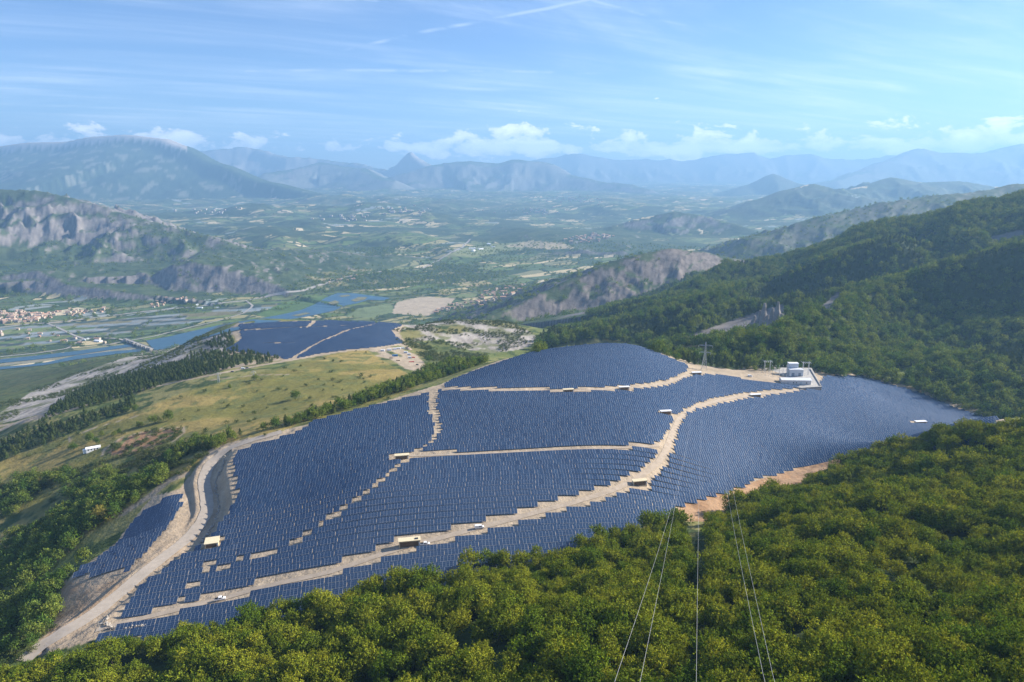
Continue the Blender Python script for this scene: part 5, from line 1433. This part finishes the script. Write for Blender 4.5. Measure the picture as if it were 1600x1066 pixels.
# wires sweeping from the pylon up past the camera's hillside
wire_m = material("aluminium_wire", (.5, .5, .5), .45, .3)[0]
for (ua, ub, tip, lb) in ((960,1050,tips[0],'outer west power cable over the forest'), (1000,1055,tips[2],'inner west power cable over the forest'), (1088,1092,peak,'middle power cable over the forest clearing'), (1195,1140,tips[1],'inner east power cable over the forest'), (1210,1150,tips[3],'outer east power cable over the forest')):
    pa, pb = np.array(P(ua, 1066, d=62)), np.array(P(ub, 790, d=165)); pt = np.array(tip)
    dirn = (pt - pa)[:2]; Ld = np.hypot(*dirn); dirn /= Ld
    sb = float((pb - pa)[:2] @ dirn); off = (pb - pa)[:2] - dirn * sb
    cf_ = np.polyfit([0, sb, Ld], [pa[2], pb[2], pt[2]], 2)
    segs, prev = [], None
    for s_ in np.linspace(-14, Ld, 90):
        bow = max(0.0, s_ * (Ld - s_)) / (sb * (Ld - sb)) * off
        pnt = (*(pa[:2] + dirn * s_ + bow), float(np.polyval(cf_, s_)))
        if prev is not None: segs.append((prev, pnt, .014))
        prev = pnt
    tubes('power_cable', segs, wire_m, None, k=5, label=lb, cat='cable')
    # the span that climbs on from the pylon towards the ridge

# white farmhouse in the meadow
def house(name, u0, v0, L_, Dp, h_, rz, label, wm=wall_m, rm=tile_m, group=None, parts=True, z=None, cat='house', s=1.0, me=None):
    q = ray(u0, v0)
    return link(name, me, label=label, cat=cat, group=group, loc=(q[0], q[1], q[2]), rz=rz, scale=s)
def gable(L_, Dp, h_, rise, wm, rm):
    v = np.array([(-L_ / 2, -Dp / 2, -2), (L_ / 2, -Dp / 2, -2), (L_ / 2, Dp / 2, -2), (-L_ / 2, Dp / 2, -2), (-L_ / 2, -Dp / 2, h_), (L_ / 2, -Dp / 2, h_), (L_ / 2, Dp / 2, h_), (-L_ / 2, Dp / 2, h_), (-L_ / 2, 0, h_ + rise), (L_ / 2, 0, h_ + rise)])
    e = .4
    rv = np.array([(-L_ / 2 - e, -Dp / 2 - e, h_ - .1), (L_ / 2 + e, -Dp / 2 - e, h_ - .1), (L_ / 2 + e, 0, h_ + rise + .12), (-L_ / 2 - e, 0, h_ + rise + .12), (L_ / 2 + e, Dp / 2 + e, h_ - .1), (-L_ / 2 - e, Dp / 2 + e, h_ - .1)])
    bm = bmesh.new(); bv = [bm.verts.new(c) for c in v]; br_ = [bm.verts.new(c) for c in rv]
    for f_ in ((0, 1, 5, 4), (2, 3, 7, 6), (1, 2, 6, 9, 5), (3, 0, 4, 8, 7)): bm.faces.new([bv[i] for i in f_]).material_index = 0
    for f_ in ((0, 1, 2, 3), (3, 2, 4, 5)): bm.faces.new([br_[i] for i in f_]).material_index = 1
    # a few window and door openings on the long sides
    for sy in (-1, 1):
        for k_ in range(3):
            for zz in (1.0, 3.6):
                if zz + 1.2 > h_: continue
                x_ = (k_ - 1) * L_ * .3; y_ = sy * (Dp / 2 + .03)
                w_ = [bm.verts.new(c) for c in ((x_ - .5, y_, zz), (x_ + .5, y_, zz), (x_ + .5, y_, zz + 1.3), (x_ - .5, y_, zz + 1.3))]
                bm.faces.new(w_).material_index = 2
    me = bpy.data.meshes.new('house'); bm.to_mesh(me); bm.free()
    for m in (wm, rm, glassd_m): me.materials.append(m)
    return me
q = ray(146, 703)
r = link('farmhouse', None, label='long white farmhouse with white roof beside dark trees', cat='house', loc=(q[0], q[1], q[2]), rz=math.radians(32))
part(r, 'wall', white_m, (-6, 6, -2.6, 2.6, -1.5, 2.6)); part(r, 'annex', white_m, (-8.6, -6.01, -2.0, 2.0, -1.5, 2.0))
rv = np.array([(-6.3, -3, 2.604), (6.3, -3, 2.604), (6.3, 3, 2.604), (-6.3, 3, 2.604), (-6.3, 0, 3.9), (6.3, 0, 3.9)])
bm = bmesh.new(); bv = [bm.verts.new(v) for v in rv]
for f_ in ((0, 1, 5, 4), (2, 3, 4, 5), (1, 2, 5), (3, 0, 4)): bm.faces.new([bv[i] for i in f_])
me = bpy.data.meshes.new('roof'); bm.to_mesh(me); bm.free(); me.materials.append(white_m); link('roof', me, parent=r)
for x_ in (-4, -1.5, 3.5): part(r, 'window', glassd_m, (x_ - .5, x_ + .5, -2.66, -2.604, .9, 2.0))
part(r, 'door', brown_m, (.6, 1.6, -2.66, -2.604, 0, 2.1))

# towns and villages in the valley
wall2_m = weathered("pale_house_render", (.50, .44, .37), .9, amount=.12, scale=.4)
wall3_m = weathered("pink_house_render", (.45, .31, .24), .9, amount=.12, scale=.4)
tile2_m = weathered("faded_tiles", (.50, .34, .25), .9, amount=.2, scale=.4)
HM = [gable(12, 9, 6.5, 2.2, wall_m, tile_m), gable(15, 9, 8.5, 2.2, wall2_m, tile2_m), gable(10, 9, 5.2, 2.0, wall3_m, tile_m), gable(22, 11, 7.0, 2.5, wall2_m, tile_m), gable(13, 11, 10.5, 2.2, wall_m, tile2_m)]
SHED = [gable(40, 18, 6, 2.0, white_m, white_m), gable(30, 14, 5, 1.5, grey_m, grey_m)]
def village(poly, n, label, group, d0, meshes, mind=11, name='house', cat='house', smin=.65, smax=1.05):
    poly = np.array(poly, float); out = []; tries = 0
    while len(out) < n and tries < n * 60:
        tries += 1
        u0 = poly[:, 0].min() + rng.random() * np.ptp(poly[:, 0]); v0 = poly[:, 1].min() + rng.random() * np.ptp(poly[:, 1])
        if not in_poly(np.array([u0]), np.array([v0]), poly)[0]: continue
        q = ray(u0, v0)
        if q is None or q[1] < d0: continue
        if any((q[0] - p_[0]) ** 2 + (q[1] - p_[1]) ** 2 < mind ** 2 for p_ in out): continue
        out.append(q)
        k_ = int(rng.integers(0, len(meshes)))
        link(name, meshes[k_], label=label[k_] if isinstance(label, (list, tuple)) else label, cat=cat, group=group, loc=(q[0], q[1], q[2]), rz=float(rng.normal() * .35 + .25 + (rng.random() < .3) * 1.57), scale=float(smin + (smax - smin) * rng.random()))
    return out
hl = lambda pl: [f'low cream house with red tiles {pl}', f'tall pale house with faded tiles {pl}', f'small pink house with red tiles {pl}', f'long pale building with red tiles {pl}', f'tall cream house with faded tiles {pl}']
village([(-10,489),(30,487),(60,490),(85,489),(80,497),(55,503),(20,505),(-10,507)], 120, hl('in the old town under the cliffs'), 'houses of the old town', 1800, HM, 10)
village([(80,488),(110,484),(150,486),(165,482),(160,489),(120,493),(85,496)], 24, hl('on the road east of the old town'), 'houses east of the old town', 1800, HM, 16)
village([(235,474),(260,466),(300,464),(310,470),(270,477),(240,481)], 16, hl('below the ribbed grey cliffs'), 'houses below the cliffs', 1800, HM, 18)
village([(0,515),(30,515),(130,528),(170,533),(160,540),(90,535),(0,530)], 16, hl('among the orchards by the river'), 'farmhouses among orchards', 1800, HM, 40)
village([(735,475),(760,455),(790,447),(820,444),(812,455),(780,470),(745,482)], 58, hl('in the village beneath the rocky ridge'), 'houses of the ridge village', 1800, HM, 16)
village([(670,489),(700,478),(735,470),(725,482),(690,492)], 18, hl('beside the pale field near the ridge village'), 'houses near the pale field', 1800, HM, 20)
village([(880,375),(930,364),(960,370),(930,380),(890,381)], 60, hl('in the far village beyond the airfield'), 'houses beyond the airfield', 3000, HM, 22, smin=1.0, smax=1.6)
village([(490,445),(520,436),(560,430),(560,436),(520,444)], 12, hl('along the valley road'), 'houses along the valley road', 2500, HM, 30)
village([(300,478),(335,475),(345,482),(310,488)], 3, ['large white packing shed with low roof beside the valley road', 'large grey packing shed beside the valley road'], 'packing sheds', 1800, SHED, 60, name='packing_shed', cat='shed')
village([(130,531),(150,528),(158,533),(145,537)], 2, ['white riverside shed near the dam road', 'grey riverside shed near the dam road'], 'riverside sheds', 1800, SHED, 40, name='packing_shed', cat='shed', smin=.6, smax=.8)
village([(720,392),(760,383),(800,378),(800,384),(740,396)], 5, ['white hangar on the airfield', 'grey hangar on the airfield'], 'airfield hangars', 3000, SHED, 60, name='hangar', cat='hangar', smin=.9, smax=1.4)
far_pts = []
for u0, v0, n_ in ((900, 312, 60), (840, 330, 40), (640, 330, 30), (545, 340, 20), (330, 330, 20)):
    for _ in range(n_):
        q = ray(u0 + rng.normal() * 26, v0 + rng.normal() * 3)
        if q is not None and q[1] > 4500: far_pts.append(q)
vv, fv_, o_ = [], [], 0
geo_parts = []
for q in far_pts:
    w_ = 7 + 9 * rng.random(); bv, bf = box_geo(q[0] - w_, q[0] + w_, q[1] - w_, q[1] + w_, q[2] - 8, q[2] + 9 + 6 * rng.random()); geo_parts.append((bv, bf))
v, f_, _ = merge(geo_parts)
link('far_town', mesh_np('far_town', v, f_, [wall2_m]), kind='stuff', label='pale specks of far towns and hamlets in the hazy plain', cat='town')

# valley roads, dam
strip('motorway', [(-30,516),(0,512),(45,507),(100,503),(170,494),(235,486),(300,480),(345,474),(385,470),(430,460),(470,455),(510,443),(540,433),(600,424)], 16, asphalt_m, 1.0, step=14)
strip('valley_road', [(70,504),(90,512),(115,524),(132,530),(120,536),(105,545),(60,552),(0,558)], 9, asphalt_m, 1.0)
strip('valley_road', [(132,530),(160,529),(185,530),(200,535),(236,549)], 9, asphalt_m, 2.2)
strip('valley_road', [(160,540),(240,526),(300,511),(340,502),(380,490),(395,478),(385,470)], 9, asphalt_m, 1.0)
strip('valley_road', [(660,420),(690,404),(720,388),(735,374)], 14, asphalt_m, 2.0)
q0, q1 = np.array(ray(196, 533)), np.array(ray(238, 549))
dv = q1 - q0; Ld = float(np.hypot(dv[0], dv[1]))
r = link('river_dam', None, label='low grey concrete dam bridge crossing the river', cat='dam', loc=(q0[0], q0[1], q0[2]), rz=math.atan2(dv[1], dv[0]))
part(r, 'deck', conc_m, (0, Ld, -5, 5, 7, 8.5))
for k_ in range(8): part(r, 'pier', conc_m, (Ld * (k_ + .3) / 8 - 2, Ld * (k_ + .3) / 8 + 2, -9, 9, -4, 6.99))
for k_ in range(4): part(r, 'gate_tower', conc_m, (Ld * (.45 + k_ * .14) - 2.5, Ld * (.45 + k_ * .14) + 2.5, -11, -5.5, 2, 14))
part(r, 'parapet', conc_m, (0, Ld, -5.2, -4.8, 8.51, 9.6), (0, Ld, 4.8, 5.2, 8.51, 9.6))
# clay pillars of the eroded cliff on the wooded slope
for i, u0 in enumerate((1178, 1186, 1192, 1198, 1205, 1213, 1220)):
    q = ray(u0, 509 - .3 * (i % 3))
    if q is None: continue
    hgt = 17 + 9 * (i % 3) + 4 * rng.random(); r_ = np.random.default_rng(i); segs = []
    k_ = 9; vs = []
    for lv in range(8):
        f_ = lv / 7; rad_ = (7.5 * (1 - f_) ** 1.4 + 1.8) * (.85 + .3 * r_.random())
        for j_ in range(k_):
            a_ = j_ / k_ * 6.283; vs.append((math.cos(a_) * rad_ * (.8 + .4 * r_.random()), math.sin(a_) * rad_ * (.8 + .4 * r_.random()), -3 + hgt * f_))
    fs = [(l_ * k_ + j_, l_ * k_ + (j_ + 1) % k_, (l_ + 1) * k_ + (j_ + 1) % k_, (l_ + 1) * k_ + j_) for l_ in range(7) for j_ in range(k_)]
    fs.append((7 * k_, 7 * k_ + 2, 7 * k_ + 4, 7 * k_ + 6))
    link('clay_pillar', mesh_np('clay_pillar', vs, fs, [weathered("eroded_clay", (.25, .23, .21), .95, amount=.2, scale=.3)] if i == 0 else [bpy.data.materials["eroded_clay"]]), label='pale eroded clay pillar on the wooded slope cliff', cat='rock pillar', group='eroded clay pillars', loc=(q[0], q[1], q[2]))
